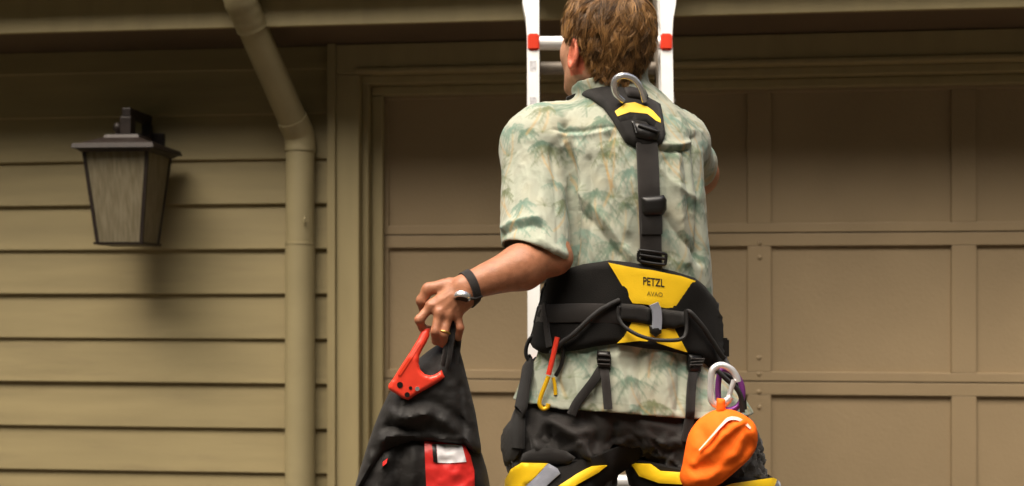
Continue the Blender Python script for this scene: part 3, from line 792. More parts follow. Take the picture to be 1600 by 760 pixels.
def sd_shirt(P):
    d = sd_shirt_out(P)
    col = smax(cone(P, J(962, 178, 2.93), J(943, 130, 2.93), 0.084, 0.076), P[:, 2]-cz(136)-0.25*(2.93-P[:, 1])-0.02*(P[:, 0]-0.22), 0.004)   # collar
    d = smin(d, col, 0.018)
    d = smax(d, hem_c(P)-P[:, 2], 0.006)
    inn = np.full(len(P), 1.0); m_ = P[:, 2] < HEM+0.12; inn[m_] = sd_torso(P[m_])+0.006; inn = np.maximum(inn, P[:, 2]-(HEM+0.07))
    d = smax(d, -inn, 0.003)
    d = smax(d, -np.maximum(sd_sleeveL(P, -0.006), -((P-OPP) @ OPN)-0.09), 0.003)
    d = smax(d, -np.maximum(sd_sleeveR(P, -0.006), -((P-SRB) @ unit(ELR-SHR))-0.08), 0.003)
    d = smax(d, -np.maximum(cone(P, J(957, 165, 2.93), J(936, 110, 2.93), 0.076, 0.069), cz(172)-P[:, 2]), 0.003)
    return d
# --- trousers
def sd_trousers(P):
    d = loft(P, -0.008); d = smax(d, P[:, 2]-cz(595), 0.02); d = smax(d, cz(690)-P[:, 2], 0.05)
    l_ = cone(P, HIPL, KNL, 0.118, 0.088); l_ = smin(l_, cone(P, KNL, ANL, 0.088, 0.066), 0.03)
    l_ = smin(l_, ellip(P, J(852, 695, 2.875), (0.085, 0.085, 0.11)), 0.04)
    r_ = cone(P, HIPR, KNR, 0.120, 0.098); r_ = smin(r_, cone(P, J(1108, 735, 2.89), J(1166, 905, 2.83), 0.122, 0.09), 0.05); r_ = smin(r_, cone(P, KNR, ANR, 0.090, 0.066), 0.03)
    r_ = smin(r_, cone(P, J(1046, 690, 2.9), J(1060, 800, 2.88), 0.100, 0.085), 0.04)
    d = smin(d, smin(l_, r_, 0.012), 0.05)
    return d

person = fthing('person', 'man in palm print shirt and black work trousers climbing towards the ladder', 'person', ((985-CX)/F*B0, B0, 0.0))
person['label'] = 'man in palm print shirt and harness seen from behind, carrying a black bag'

# ---- body mesh
V, Q = surface_nets(sd_body, (-0.30, 2.58, 0.05), (0.62, 3.70, 2.00), 0.0041)
colr = np.tile(np.array([0.345, 0.148, 0.078]), (len(V), 1))
hq = (V-HC) @ HR.T; isH = (V[:, 2] > 1.60) & (np.abs(hq[:, 0]) < .14)
colr[isH] = (0.50, 0.26, 0.165)
ear = isH & (np.abs(hq[:, 1]) > 0.068) & (np.abs(hq[:, 0]+0.004) < 0.030) & (np.abs(hq[:, 2]+.04) < 0.045)
colr[ear] = (0.62, 0.17, 0.10)
lip = isH & (hq[:, 0] > .088) & (np.abs(hq[:, 2]+.066) < .009) & (np.abs(hq[:, 1]) < .024); colr[lip] = (0.45, 0.16, 0.12)
for s_ in (1, -1):
    ey = np.linalg.norm(V-HP(0.073, 0.031*s_, 0.001), axis=1); m_ = (ey < 0.0132) & (hq[:, 0] > .076) & (np.abs(hq[:, 2]-.001) < .006); colr[m_] = (0.75, 0.72, 0.68)
    m2 = m_ & (np.hypot(hq[:, 1]-0.031*s_, hq[:, 2]-.001) < .0052); colr[m2] = (0.05, 0.05, 0.06)
# tanned forearm, redder knuckles
fa_t = np.clip(((V-ELL) @ (WRL-ELL))/np.dot(WRL-ELL, WRL-ELL), 0, 1.3)
isF = (V[:, 0] < 0.16) & (V[:, 2] < 1.42) & (V[:, 2] > 1.05) & (V[:, 1] < 2.85)
colr[isF] *= (1.0, 0.98, 0.98)
for f in FING:
    for x, y, o in f[:2]:
        dd = np.linalg.norm(V-J(x, y, bH+o), axis=1); k_ = np.clip(1-dd/0.022, 0, 1)[:, None]*0.22; colr = colr*(1-k_)+np.array([0.50, 0.15, 0.09])*k_
# veins / tendons on the back of the hand
nrm = grad(sd_body, V[isF])
tend = np.zeros(isF.sum())
for (a, b) in PALM:
    dd = np.min([np.linalg.norm(V[isF]-(a+(b-a)*t_), axis=1) for t_ in np.linspace(.45, 1, 6)], axis=0)
    tend += np.exp(-((dd-0.016)/0.006)**2)*0
for i in range(4):
    a, b = PALM[i]; ax_ = b-a; q = V[isF]-a; t_ = (q @ ax_)/(ax_ @ ax_); per = q-t_[:, None]*ax_; side = np.abs(per @ unit(np.cross(ax_, [0, 1, 0])))
    tend += np.exp(-(side/0.003)**2)*((t_ > .35) & (t_ < 1.0))*0.0012
Vn = V.copy(); Vn[isF] += nrm*(tend+0.0006*fbm(V[isF], 45, 2))[:, None]
body = fobj('body', (Vn, Q), 'skin', person, col=colr)

# ---- shirt mesh with folds and printed palms
V, Q = surface_nets(sd_shirt, (-0.12, 2.62, 0.93), (0.56, 3.34, 1.78), 0.0029)
Nn = grad(sd_shirt_out, V)
proj = np.stack([CX+V[:, 0]/V[:, 1]*F, HOR-(V[:, 2]-CAMZ)/V[:, 1]*F], 1)
backs = np.clip(-Nn[:, 1]*3+0.4, 0, 1)
disp = np.zeros(len(V)); isS0 = sd_sleeveL(V) < 0.012
FOLDS = [ # points, amplitude (m), width (px)
 ([(882, 196), (893, 250), (899, 310), (899, 380), (893, 424)], -0.013, 6), ([(905, 230), (912, 300), (922, 372), (916, 418)], 0.006, 9), ([(903, 330), (930, 352), (965, 400)], -0.006, 8),
 ([(905, 300), (945, 345), (985, 400)], 0.006, 10), ([(920, 250), (924, 330), (912, 420)], -0.007, 7), ([(950, 215), (952, 300), (975, 380)], -0.006, 7), ([(965, 230), (975, 310), (980, 360)], 0.006, 8),
 ([(866, 203), (905, 206), (950, 198), (985, 200)], -0.0045, 4), ([(868, 209), (910, 212), (955, 204)], 0.004, 5), ([(1033, 234), (1055, 237), (1078, 232)], -0.009, 4), ([(1036, 226), (1060, 228), (1080, 222)], 0.006, 5),
 ([(1040, 250), (1044, 320), (1050, 400)], -0.005, 6), ([(1058, 240), (1062, 320), (1075, 410)], 0.006, 7), ([(1070, 240), (1075, 300), (1088, 400)], -0.007, 6), ([(1035, 265), (1055, 290), (1090, 310)], 0.005, 7),
 ([(1085, 215), (1092, 300), (1094, 410)], -0.010, 5), ([(1042, 340), (1065, 375), (1090, 395)], -0.006, 7), ([(786, 366), (806, 356), (832, 352), (846, 355)], -0.006, 6), ([(786, 356), (806, 345), (840, 341)], 0.006, 7),
 ([(803, 210), (800, 280), (806, 350)], -0.003, 8), ([(830, 222), (826, 300), (832, 345)], 0.0035, 10), ([(862, 230), (868, 300), (872, 380)], -0.004, 8), ([(845, 375), (868, 390), (884, 398)], 0.004, 7), ([(868, 215), (876, 230), (884, 222)], 0.006, 7),
 ([(850, 560), (868, 590), (880, 612)], -0.008, 7), ([(890, 556), (900, 590), (905, 625)], 0.007, 8), ([(920, 590), (926, 615), (930, 640)], -0.006, 6), ([(965, 556), (975, 600), (985, 640)], 0.008, 9), ([(1000, 552), (1000, 600), (1004, 645)], -0.008, 8),
 ([(1030, 556), (1040, 600), (1050, 645)], 0.007, 9), ([(1058, 556), (1062, 600), (1058, 640)], -0.008, 6), ([(1100, 575), (1100, 640)], -0.008, 8), ([(835, 570), (842, 610), (838, 650)], 0.006, 6)]
for pts_, am, wd_ in FOLDS:
    c_p = catmull(pts_, 6); dd = np.full(len(V), 1e3)
    near = (proj[:, 0] > c_p[:, 0].min()-40) & (proj[:, 0] < c_p[:, 0].max()+40) & (proj[:, 1] > c_p[:, 1].min()-40) & (proj[:, 1] < c_p[:, 1].max()+40)
    if not near.any(): continue
    q = proj[near]; dd = np.min([seg_dist(q, c_p[i], c_p[i+1]) for i in range(len(c_p)-1)], axis=0)
    disp[near] += 1.2*am*np.exp(-(dd/wd_)**1.35)*backs[near]
S_ = V*np.array([1.0, 1.0, 0.35]); 
n1 = fbm(S_, 11, 3, 3.1); n2 = fbm(V*np.array([1.0, 1.0, 0.7])+n1[:, None]*0.03, 26, 2, 8.2)
n3 = fbm(V*np.array([1.0, 1.0, 0.45])+n1[:, None]*0.05, 17, 2, 1.2)
disp += 0.0034*n1+0.0011*(1-2*np.abs(n2))+0.0014*(0.6-2.4*np.minimum(np.abs(n3), .35))
puck = np.clip((cz(548)-V[:, 2])/0.01, 0, 1); disp += puck*0.005*np.clip((V[:, 0]-0.075)/0.04, 0, 1)*np.sin(V[:, 0]*95+3*n1)*np.clip(1-(cz(548)-V[:, 2])/0.10, 0.3, 1)
disp = np.maximum(disp, np.where(isS0, -0.011, -0.02))
Vs = V+Nn*disp[:, None]
# print
a0 = lin(TT, V[:, 2])[0]
isS = sd_sleeveL(V) < sd_torso(V)+0.004
UV = np.stack([np.arctan2(V[:, 0]-a0, -(V[:, 1]-2.9))*0.145, V[:, 2]], 1)
ax_ = unit(SLB-SLA); e1 = unit(np.cross(ax_, [0, 1.0, 0])); e2 = np.cross(ax_, e1); qs = V-SLA
UV[isS] = np.stack([np.arctan2(qs[isS] @ e1, -(qs[isS] @ e2)*np.sign(e2[1]))*0.075+2.0, 1.55-(qs[isS] @ ax_)], 1)
basec = np.array([0.34, 0.355, 0.288])
rp_ = random.Random(21); PX = 0.0016
greens = [np.array([0.120, 0.180, 0.132]), np.array([0.150, 0.228, 0.180]), np.array([0.140, 0.165, 0.092]), np.array([0.20, 0.28, 0.228])]
ochre = np.array([0.44, 0.275, 0.10])
colr = np.zeros((len(V), 3))
for (u0, u1, v0, v1), sel in (((-0.50, 0.50, 0.90, 1.86), ~isS), ((1.70, 2.30, 1.22, 1.70), isS)):
    nx, ny = int((u1-u0)/PX), int((v1-v0)/PX)
    img = np.tile(basec, (ny, nx, 1)); gx_ = u0+(np.arange(nx)+.5)*PX; gy_ = v0+(np.arange(ny)+.5)*PX
    def stroke(pts_, w0, w1, col_, al):
        lo_ = pts_.min(0)-w0*2; hi_ = pts_.max(0)+w0*2
        i0, i1 = max(0, int((lo_[0]-u0)/PX)), min(nx, int((hi_[0]-u0)/PX)+1); j0, j1 = max(0, int((lo_[1]-v0)/PX)), min(ny, int((hi_[1]-v0)/PX)+1)
        if i1 <= i0 or j1 <= j0: return
        X_, Y_ = np.meshgrid(gx_[i0:i1], gy_[j0:j1]); q = np.stack([X_.ravel(), Y_.ravel()], 1); L_ = len(pts_)-1; a_ = np.zeros(len(q))
        for i in range(L_):
            wd_ = w0+(w1-w0)*(i+.5)/L_; a_ = np.maximum(a_, np.clip(1.6-seg_dist(q, pts_[i], pts_[i+1])/wd_, 0, 1))
        a_ = (a_*al).reshape(X_.shape)[:, :, None]; img[j0:j1, i0:i1] = img[j0:j1, i0:i1]*(1-a_)+col_*a_
    y = v0; row = 0
    while y < v1:
        x = u0+(0.034 if row % 2 else 0)
        while x < u1:
            cx_, cy_ = x+rp_.uniform(-.040, .040), y+rp_.uniform(-.036, .036); sc2 = rp_.uniform(0.75, 1.45); flip = rp_.choice((-1, 1)); fade = rp_.uniform(.5, .9)
            g1 = greens[rp_.randrange(4)]; bow = rp_.uniform(.008, .035)*flip; Lt = rp_.uniform(.06, .13)*sc2
            tr = np.array([(cx_+bow*(t*t*1.6-0.4*t), cy_-Lt*t) for t in np.linspace(0, 1, 6)])
            if rp_.random() < .75: stroke(tr, .0017, .0024, ochre, 0.62*fade)
            for kf in range(rp_.randint(6, 9)):
                an = math.pi*(-0.15+1.3*kf/7.0)+rp_.uniform(-.22, .22); Lf = rp_.uniform(.026, .050)*sc2
                fp = np.array([(cx_+Lf*t*math.cos(an), cy_+Lf*t*math.sin(an)*0.75-0.026*sc2*t*t) for t in np.linspace(0, 1, 6)])
                stroke(fp, .0024*sc2, .0011, g1, rp_.uniform(.5, .9)*fade)
                for ib in (1, 2, 3, 4):
                    for sd_ in (-1, 1):
                        tip = fp[ib]+np.array([sd_*rp_.uniform(.002, .007), -rp_.uniform(.006, .015)])*sc2; stroke(np.array([fp[ib], tip]), .0021, .0011, g1*rp_.uniform(.85, 1.1), .55*fade)
            if rp_.random() < .4:
                for kk in range(6):
                    an = math.pi*kk/5; bx, by = tr[-1]
                    stroke(np.array([(bx, by), (bx+.020*math.cos(an), by+.018*math.sin(an))]), .0028, .0011, greens[2], .5*fade)
            x += 0.070
        y += 0.066; row += 1
    q = UV[sel]; fx = np.clip((q[:, 0]-u0)/PX-.5, 0, nx-1.01); fy = np.clip((q[:, 1]-v0)/PX-.5, 0, ny-1.01); ix, iy = fx.astype(int), fy.astype(int); tx, ty = (fx-ix)[:, None], (fy-iy)[:, None]
    colr[sel] = (img[iy, ix]*(1-tx)+img[iy, ix+1]*tx)*(1-ty)+(img[iy+1, ix]*(1-tx)+img[iy+1, ix+1]*tx)*ty
blot = fbm(np.c_[UV*1.0, np.zeros(len(V))], 14, 2, 5.0)
kb = np.clip(blot*1.2, 0, 0.6)[:, None]*0.55; colr = colr*(1-kb)+colr*np.array([0.86, 0.97, 0.93])*kb
kb = np.clip(-blot*1.2-0.1, 0, 0.6)[:, None]*0.6; colr = colr*(1-kb)+colr*np.array([1.06, 0.93, 0.80])*kb
# hem and yoke stitching
st_ = np.abs(V[:, 2]-(hem_c(V)+0.020)) < 0.0022; colr[st_] *= 0.86
shirt = fobj('shirt', (Vs, Q), 'shirt', person, col=colr)

# ---- trousers
V, Q = surface_nets(sd_trousers, (-0.16, 2.64, 0.06), (0.72, 3.26, 1.12), 0.0056)
Nn = grad(sd_trousers, V); n1 = fbm(V, 9, 3, 1.2); n2 = fbm(V+n1[:, None]*.06, 16, 2, 4.4)
proj = np.stack([CX+V[:, 0]/V[:, 1]*F, HOR-(V[:, 2]-CAMZ)/V[:, 1]*F], 1)
disp = (0.008*n1+0.013*(0.8-2.6*np.minimum(np.abs(n2), .4)))*np.clip((HEM-0.02-V[:, 2])/0.04, 0, 1)
for pts_, am, wd_ in [([(862, 660), (890, 678), (920, 672)], .016, 9), ([(850, 648), (880, 664), (905, 690), (912, 712)], .014, 9), ([(858, 680), (880, 705), (900, 712)], -.014, 9), ([(840, 640), (846, 680), (840, 715)], .010, 8),
                      ([(905, 640), (925, 665), (932, 690)], -.012, 9), ([(1000, 660), (1040, 668), (1062, 680)], .006, 7), ([(960, 660), (958, 735)], -.010, 6), ([(1180, 690), (1195, 720), (1205, 745)], -.008, 8)]:
    c_p = catmull(pts_, 5); dd = np.min([seg_dist(proj, c_p[i], c_p[i+1]) for i in range(len(c_p)-1)], axis=0); disp += am*np.exp(-(dd/wd_)**2)*(Nn[:, 1] < 0.1)*np.clip((HEM+0.005-V[:, 2])/0.03, 0, 1)
fobj('trousers', (V+Nn*disp[:, None], Q), 'trouser', person)
# ---- boots
for an_ in (ANL, ANR):
    def sd_boot(P, an_=an_):
        d = cone(P, an_+np.array([0, -.005, .07]), an_+np.array([0, -.02, -.02]), .055, .052)
        d = smin(d, cone(P, an_+np.array([0, -.03, -.045]), an_+np.array([0, .17, -.055]), .045, .040), .04)
        return smax(d, 0.003-P[:, 2], .008)
    V, Q = surface_nets(sd_boot, an_+np.array([-.09, -.12, -.13]), an_+np.array([.09, .26, .16]), .006)
    fobj('boot', (V, Q), 'boot', person)

# ---- hair: a dark under-layer and tufts of strands
HRAD = np.array([0.106, 0.087, 0.101]); HC0 = HP(-0.020, -0.003, 0.022)
def cap0(P):
    d = ellip(P, HC0, tuple(HRAD), HR)
    return smin(d, cone(P, HP(-0.042, 0, -0.03), HP(-0.036, 0, -0.094), 0.066, 0.060), 0.04)
LOWX = [-0.14, -0.075, -0.045, -0.022, -0.012, 0.012, 0.030, 0.060, 0.074, 0.086, 0.13]
LOWZ = [-0.128, -0.128, -0.122, -0.098, -0.030, -0.020, -0.060, -0.040, 0.028, 0.050, 0.06]
def sd_cap(P):
    q = (P-HC0) @ HR.T
    return np.maximum(cap0(P), np.interp(q[:, 0], LOWX, LOWZ)-q[:, 2])
V, Q = surface_nets(sd_cap, HC0-0.155, HC0+0.155, 0.0035)
gN = grad(cap0, V); on = np.where(np.abs(cap0(V)) < 0.0012)[0]
nS, nC = 30000, 1500
ri = RNG.choice(on, nS); rq = V[ri]+RNG.normal(0, .0012, (nS, 3)); rn_ = gN[ri]; ci = RNG.choice(on, nC, replace=False); cq, cn = V[ci], gN[ci]
near = np.empty(nS, int)
for s in range(0, nS, 2000): near[s:s+2000] = np.argmin(((rq[s:s+2000, None]-cq[None])**2).sum(2), 1)
WH = HC0+np.array([-0.060, -0.012, 0.075]) @ HR               # crown whorl
def flow(P, n_):
    f_ = P-WH; f_ -= n_*(f_*n_).sum(1)[:, None]; f_ /= np.linalg.norm(f_, axis=1)[:, None]+1e-6
    f_ = f_+np.cross(n_, f_)*0.45; f_[:, 2] -= 0.5*(P[:, 2] < HC0[2]+0.05); f_[:, 0] -= 0.25
    f_ -= n_*(f_*n_).sum(1)[:, None]; return f_/(np.linalg.norm(f_, axis=1)[:, None]+1e-6)
cf = flow(cq, cn); cang = RNG.normal(0, 0.48, nC); csd = np.cross(cn, cf)
cdir = cf*np.cos(cang)[:, None]+csd*np.sin(cang)[:, None]
clift = RNG.uniform(0.0, 0.85, nC)**1.2; ccurl = RNG.normal(0, 0.5, nC); clen = RNG.uniform(0.7, 1.35, nC); ctone = RNG.beta(1.7, 1.9, nC)
zz = rq[:, 2]-HC0[2]; hl_ = np.interp(zz, [-0.13, -0.10, -0.05, 0.0, 0.05, 0.10], [0.014, 0.024, 0.036, 0.046, 0.056, 0.060])*clen[near]*RNG.uniform(0.75, 1.15, nS)
hx = (rq-HC0) @ hf; hl_ *= np.where(zz < 0.03, np.interp(hx, [-.02, 0.04], [1.0, 0.42]), 1)
d0 = cdir[near]+RNG.normal(0, 0.16, (nS, 3)); d0 -= rn_*(d0*rn_).sum(1)[:, None]; d0 /= np.linalg.norm(d0, axis=1)[:, None]
side = np.cross(rn_, d0); K = 6; pts6 = []; pert = RNG.random(nS)+2.2*(RNG.random(nS) < .03)
for k in range(K):
    s = k/(K-1); p = rq+d0*(hl_*s)[:, None]+side*(hl_*ccurl[near]*0.5*s*s)[:, None]
    pull = cq[near]+cdir[near]*(hl_*s)[:, None]+csd[near]*(hl_*ccurl[near]*0.5*s*s)[:, None]-p
    p = p+pull*(0.50*s**1.2)
    thick = np.interp(p[:, 2]-HC0[2], [-0.13, -0.06, 0.0, 0.1], [0.004, 0.007, 0.0095, 0.010])
    tgt = -0.002+thick*(0.25+1.5*clift[near])*math.sin(min(s, .85)*math.pi*0.62)+0.0035*pert*s
    g_ = grad(cap0, p); p = p+g_*(tgt-cap0(p))[:, None]
    pts6.append(p)
S6 = np.stack(pts6, 1)
Tn = np.gradient(S6, axis=1); Tn /= np.linalg.norm(Tn, axis=2)[:, :, None]+1e-9
Nr = np.broadcast_to(rn_[:, None, :], Tn.shape); Sd = np.cross(Tn, Nr); Sd /= np.linalg.norm(Sd, axis=2)[:, :, None]+1e-9; Up = np.cross(Sd, Tn)
wv_ = (np.array([0.0005, 0.0006, 0.0006, 0.0005, 0.00035, 0.0001]))[None, :, None]
ringv = [S6+wv_*(Sd*math.cos(a)+Up*math.sin(a)) for a in (math.pi/2, math.pi*7/6, -math.pi/6)]
HV = np.stack(ringv, 2).reshape(-1, 3); base_i = (np.arange(nS)*K*3)[:, None, None, None]
kk = np.arange(K-1)[None, :, None, None]*3; r3 = np.arange(3)[None, None, :, None]; r3b = (np.arange(3)+1) % 3; r3b = r3b[None, None, :, None]
HQ = np.concatenate([base_i+kk+r3, base_i+kk+r3b, base_i+kk+3+r3b, base_i+kk+3+r3], 3).reshape(-1, 4)
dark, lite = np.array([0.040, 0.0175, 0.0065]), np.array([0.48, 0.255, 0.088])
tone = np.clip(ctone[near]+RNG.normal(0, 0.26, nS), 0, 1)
hc = dark+(lite-dark)*tone[:, None]; gap_shade = np.linspace(0.35, 1.30, K)  # strands darker at the root: shade of the gaps put into colour
HCOL = np.repeat((hc[:, None, :]*gap_shade[None, :, None]).reshape(-1, 3), 3, axis=0)
n1 = fbm(V, 60, 2, 2.2); Vc = V+gN*(n1*0.002-.002)[:, None]
off_ = len(HV); HVa = np.concatenate([HV, Vc]); HQa = np.concatenate([HQ, Q+off_]); HCa = np.concatenate([HCOL, np.tile(np.array([0.055, 0.028, 0.012]), (len(Vc), 1))*(1+0.5*n1[:, None])])
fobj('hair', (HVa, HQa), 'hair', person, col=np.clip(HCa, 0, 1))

# ================================================================== harness and gear
def sd_cloth(P):
    return np.minimum(smax(sd_shirt_out(P), HEM-0.004-P[:, 2], 0.004), sd_trousers(P))
def snap(sdf, P, it=8):
    P = np.array(P, float)
    for _ in range(it): P = P-grad(sdf, P)*sdf(P)[:, None]*0.9
    return P, grad(sdf, P)
def crop2(sc, ox, oy, pts_): return [(ox+x/sc, oy+y/sc) for x, y in pts_]
har = fthing('climbing_harness', 'black and yellow full body climbing harness worn by the man', 'harness', tuple(J(985, 540, 2.9)))
S = sd_shirt_out
# --- upper back pad
PADU = crop2(5.43, 880, 110, [(120, 212), (150, 190), (200, 168), (340, 142), (430, 152), (560, 180), (700, 245), (815, 310), (838, 420), (858, 560), (835, 620), (795, 652), (690, 660), (600, 650), (520, 610), (430, 450), (340, 322), (240, 255), (170, 236)])
up_pad = fobj('back_pad', patch(PADU, S, 0.004, 0.013, 6, 0, 0.35, 5), 'nylon', har, recalc=True)
fobj('yellow_chevron', patch(crop2(5.43, 880, 110, [(440, 390), (520, 322), (600, 316), (700, 350), (745, 385), (805, 455), (808, 478), (770, 465), (700, 410), (640, 403), (560, 395), (460, 432)]), S, 0.0165, 0.0025, 5, 0, .6, 3), 'yellow', up_pad, recalc=True)
fobj('pad_fold', patch(crop2(5.43, 880, 110, [(455, 440), (560, 402), (650, 410), (710, 420), (775, 472), (806, 486), (800, 520), (720, 500), (690, 470), (580, 455), (480, 470)]), S, 0.0145, 0.006, 6, 0, .4, 3), 'pad', up_pad, recalc=True)
# D ring
ring_p = crop2(5.43, 880, 110, [(505, 262), (455, 215), (432, 150), (440, 85), (495, 47), (575, 62), (635, 115), (670, 185), (690, 262)])
pr = catmull(ring_p, 6); Pt, Nn = trace(S, np.array([(984, 160)])); bR = Pt[0][1]-0.030
lift_ = np.interp(np.linspace(0, 1, len(pr)), [0, .5, 1], [0.0, -0.030, 0.0])
fobj('d_ring', tube([J(p[0], p[1], bR+l_) for p, l_ in zip(pr, lift_)], 0.0076, 10, flat=0.85), 'steel', har, recalc=True)
fobj('ring_strap', patch(crop2(5.43, 880, 110, [(515, 205), (560, 195), (680, 225), (705, 275), (690, 305), (540, 275)]), S, 0.017, 0.010, 5, 0, .4, 4), 'nylon2', har, recalc=True)
# adjuster below the chevron
ab_ = fobj('adjuster_buckle', patch(crop2(5.43, 880, 110, [(572, 470), (640, 478), (760, 520), (798, 560), (780, 618), (700, 620), (608, 596)]), S, 0.018, 0.010, 5, 0, .35, 5), 'plastic', har, recalc=True)
fobj('buckle_bar', tube_px(crop2(5.43, 880, 110, [(585, 500), (598, 545), (610, 590)]), S, 0.0028, 0.031), 'plastic', ab_)
fobj('buckle_bar', tube_px(crop2(5.43, 880, 110, [(625, 520), (690, 545), (775, 575)]), S, 0.0035, 0.030), 'plastic', ab_)
# --- spine strap and its buckles
fobj('spine_strap', strap_px([(1009, 222), (1011, 250), (1013, 300), (1015, 350), (1016, 395), (1017, 422)], S, 0.047, 0.0085, 0.004, 8), 'nylon2', har, recalc=True)
fobj('strap_keeper', patch([(1001, 309), (1034, 306), (1038, 313), (1038, 329), (1033, 337), (1006, 338), (1002, 330)], S, 0.0135, 0.010, 5, 0, .3, 6), 'plastic', har, recalc=True)
fobj('strap_layer', strap_px([(1016, 336), (1017, 350), (1017, 366)], S, 0.046, 0.0125, 0.003), 'nylon', har, recalc=True)
bk_ = fobj('slide_buckle', tube_px([(997, 393), (1000, 391), (1034, 396), (1037, 402), (1036, 411), (1032, 413), (1000, 408), (996, 402)], S, 0.0036, 0.018, 3, True), 'plastic', har)
fobj('buckle_bar', tube_px([(998, 398), (1016, 401), (1036, 404)], S, 0.0036, 0.0175), 'plastic', bk_)
# --- waist pad
PADW = [(836, 452), (852, 438), (880, 425), (915, 413), (952, 407), (985, 410), (1020, 416), (1052, 424), (1080, 434), (1098, 448), (1112, 468), (1120, 490), (1124, 520), (1126, 570), (1116, 584), (1104, 570), (1088, 560), (1068, 554), (1040, 548), (1010, 545), (985, 541), (960, 538), (930, 542), (905, 547), (880, 551), (852, 553), (838, 545), (826, 536), (832, 515), (838, 494)]
seams = [[(905, 418), (880, 470), (868, 548)], [(1098, 452), (1108, 500), (1112, 560)]]
def padf(P2):
    o = np.zeros(len(P2))
    for s_ in seams:
        c_p = np.array(s_, float); dd = np.min([seg_dist(P2, c_p[i], c_p[i+1]) for i in range(len(c_p)-1)], axis=0); o -= 0.004*np.exp(-(dd/4)**2)
    return o+0.002*np.sin(P2[:, 0]/14+P2[:, 1]/23)
wp = fobj('waist_pad', patch(PADW, S, 0.003, 0.018, 7, 0, .4, 7, fn=padf), 'pad', har, recalc=True)
def c5(p): return crop2(4.22, 930, 390, p)
fobj('yellow_panel', patch(c5([(95, 86), (190, 106), (300, 126), (370, 134), (430, 148), (440, 150), (540, 172), (625, 205), (560, 304), (497, 398), (410, 374), (330, 358), (240, 350), (165, 215)]), S, 0.0205, 0.0028, 6, 0, .7, 2), 'yellow', har, recalc=True)
yl = fobj('lower_yellow_panel', patch(c5([(142, 622), (185, 575), (235, 480), (300, 486), (400, 508), (500, 520), (540, 600), (577, 680), (500, 655), (435, 632), (360, 612), (285, 605), (200, 616)]), S, 0.0205, 0.0028, 6, 0, .7, 2), 'yellow', har, recalc=True)
# lettering on the yellow panel
def text_on(body_, x0, x1, ybase, hgt, slope, m, parent, off):
    cu = bpy.data.curves.new('lettering', 'FONT'); cu.body = body_; cu.offset = 0.018; o = link(bpy.data.objects.new('lettering', cu)); bpy.context.view_layer.update()
    me = bpy.data.meshes.new_from_object(o); co = np.array([v.co[:2] for v in me.vertices]); fcs = [tuple(p.vertices) for p in me.polygons]
    bpy.data.objects.remove(o); bpy.data.curves.remove(cu); bpy.data.meshes.remove(me)
    lo_, hi_ = co.min(0), co.max(0)
    px = x0+(co[:, 0]-lo_[0])/(hi_[0]-lo_[0])*(x1-x0); py = ybase-(co[:, 1])/(hi_[1])*hgt+(px-x0)*slope
    Pt, N = trace(S, np.stack([px, py], 1))
    return fobj('lettering', (Pt+N*off, fcs), m, parent, smooth=False)
yp = [o for o in har.children if o.name.startswith('yellow_panel')][0]
text_on('PETZL', 1003.0, 1034.0, 444.0, 12.0, 0.12, 'ink', yp, 0.0240)
text_on('AVAO', 1008.5, 1031.5, 460.5, 6.5, 0.10, 'inkpale', yp, 0.0240)
# webbing over the pad
fobj('waist_webbing', strap_px([(846, 494), (880, 492), (920, 490), (968, 491)], S, 0.042, 0.0205, 0.003), 'nylon2', har, recalc=True)
fobj('belt_keeper', patch([(966, 473), (1004, 476), (1014, 482), (1012, 506), (985, 503), (967, 500)], S, 0.0225, 0.010, 5, 0, .4, 4), 'nylon', har, recalc=True)
fobj('belt_keeper', patch([(1026, 482), (1062, 487), (1064, 508), (1046, 514), (1028, 510)], S, 0.0225, 0.010, 5, 0, .4, 4), 'nylon', har, recalc=True)
fobj('grey_strap', strap_px([(1017, 473), (1021, 485), (1022, 500), (1021, 514)], S, 0.021, 0.035, 0.004), 'greyfab', har, recalc=True)
fobj('strap_tip', patch([(1011, 508), (1028, 508), (1028, 520), (1020, 526), (1012, 520)], S, 0.030, 0.010, 4, 0, .4, 4), 'plastic', har, recalc=True)
fobj('gear_loop', tube_px([(967, 478), (966, 494), (972, 508), (988, 520), (1008, 528), (1032, 532), (1050, 530), (1060, 523), (1063, 506), (1062, 484)], S, 0.0042, [.032, .030, .034, .040, .044, .044, .042, .036, .032, .032]), 'cord', har)
fobj('gear_cord', tube_px([(968, 468), (950, 478), (928, 497), (905, 522), (880, 545), (872, 556)], S, 0.0058, [.026, .03, .034, .034, .03, .03]), 'cord', har)
fobj('gear_cord', tube_px([(1064, 486), (1070, 490), (1086, 514), (1102, 546), (1118, 574), (1124, 584)], S, 0.0055, [.028, .032, .034, .032, .03, .03]), 'cord', har)
fobj('hip_strap', strap_px([(865, 478), (866, 510), (868, 545)], S, 0.014, 0.023, 0.004), 'nylon2', har, recalc=True)
Pt, Nn = trace(S, np.array([(1118, 545)])); bC = Pt[0][1]
fobj('side_clip', boxF(J(1129, 544, bC+.01), (0.026, 0.03, 0.046), None, 0.004), 'plastic', har)
Pt, Nn = trace(S, np.array([(842, 545)])); bL = Pt[0][1]
fobj('side_loop', tube([J(x, y, bL-.005+o) for x, y, o in [tuple(q) for q in catmull([(840, 522, 0), (828, 530, .0), (822, 545, 0), (823, 558, 0), (830, 566, .0), (838, 560, .01)], 5)]], 0.0045, 8), 'cord', har)
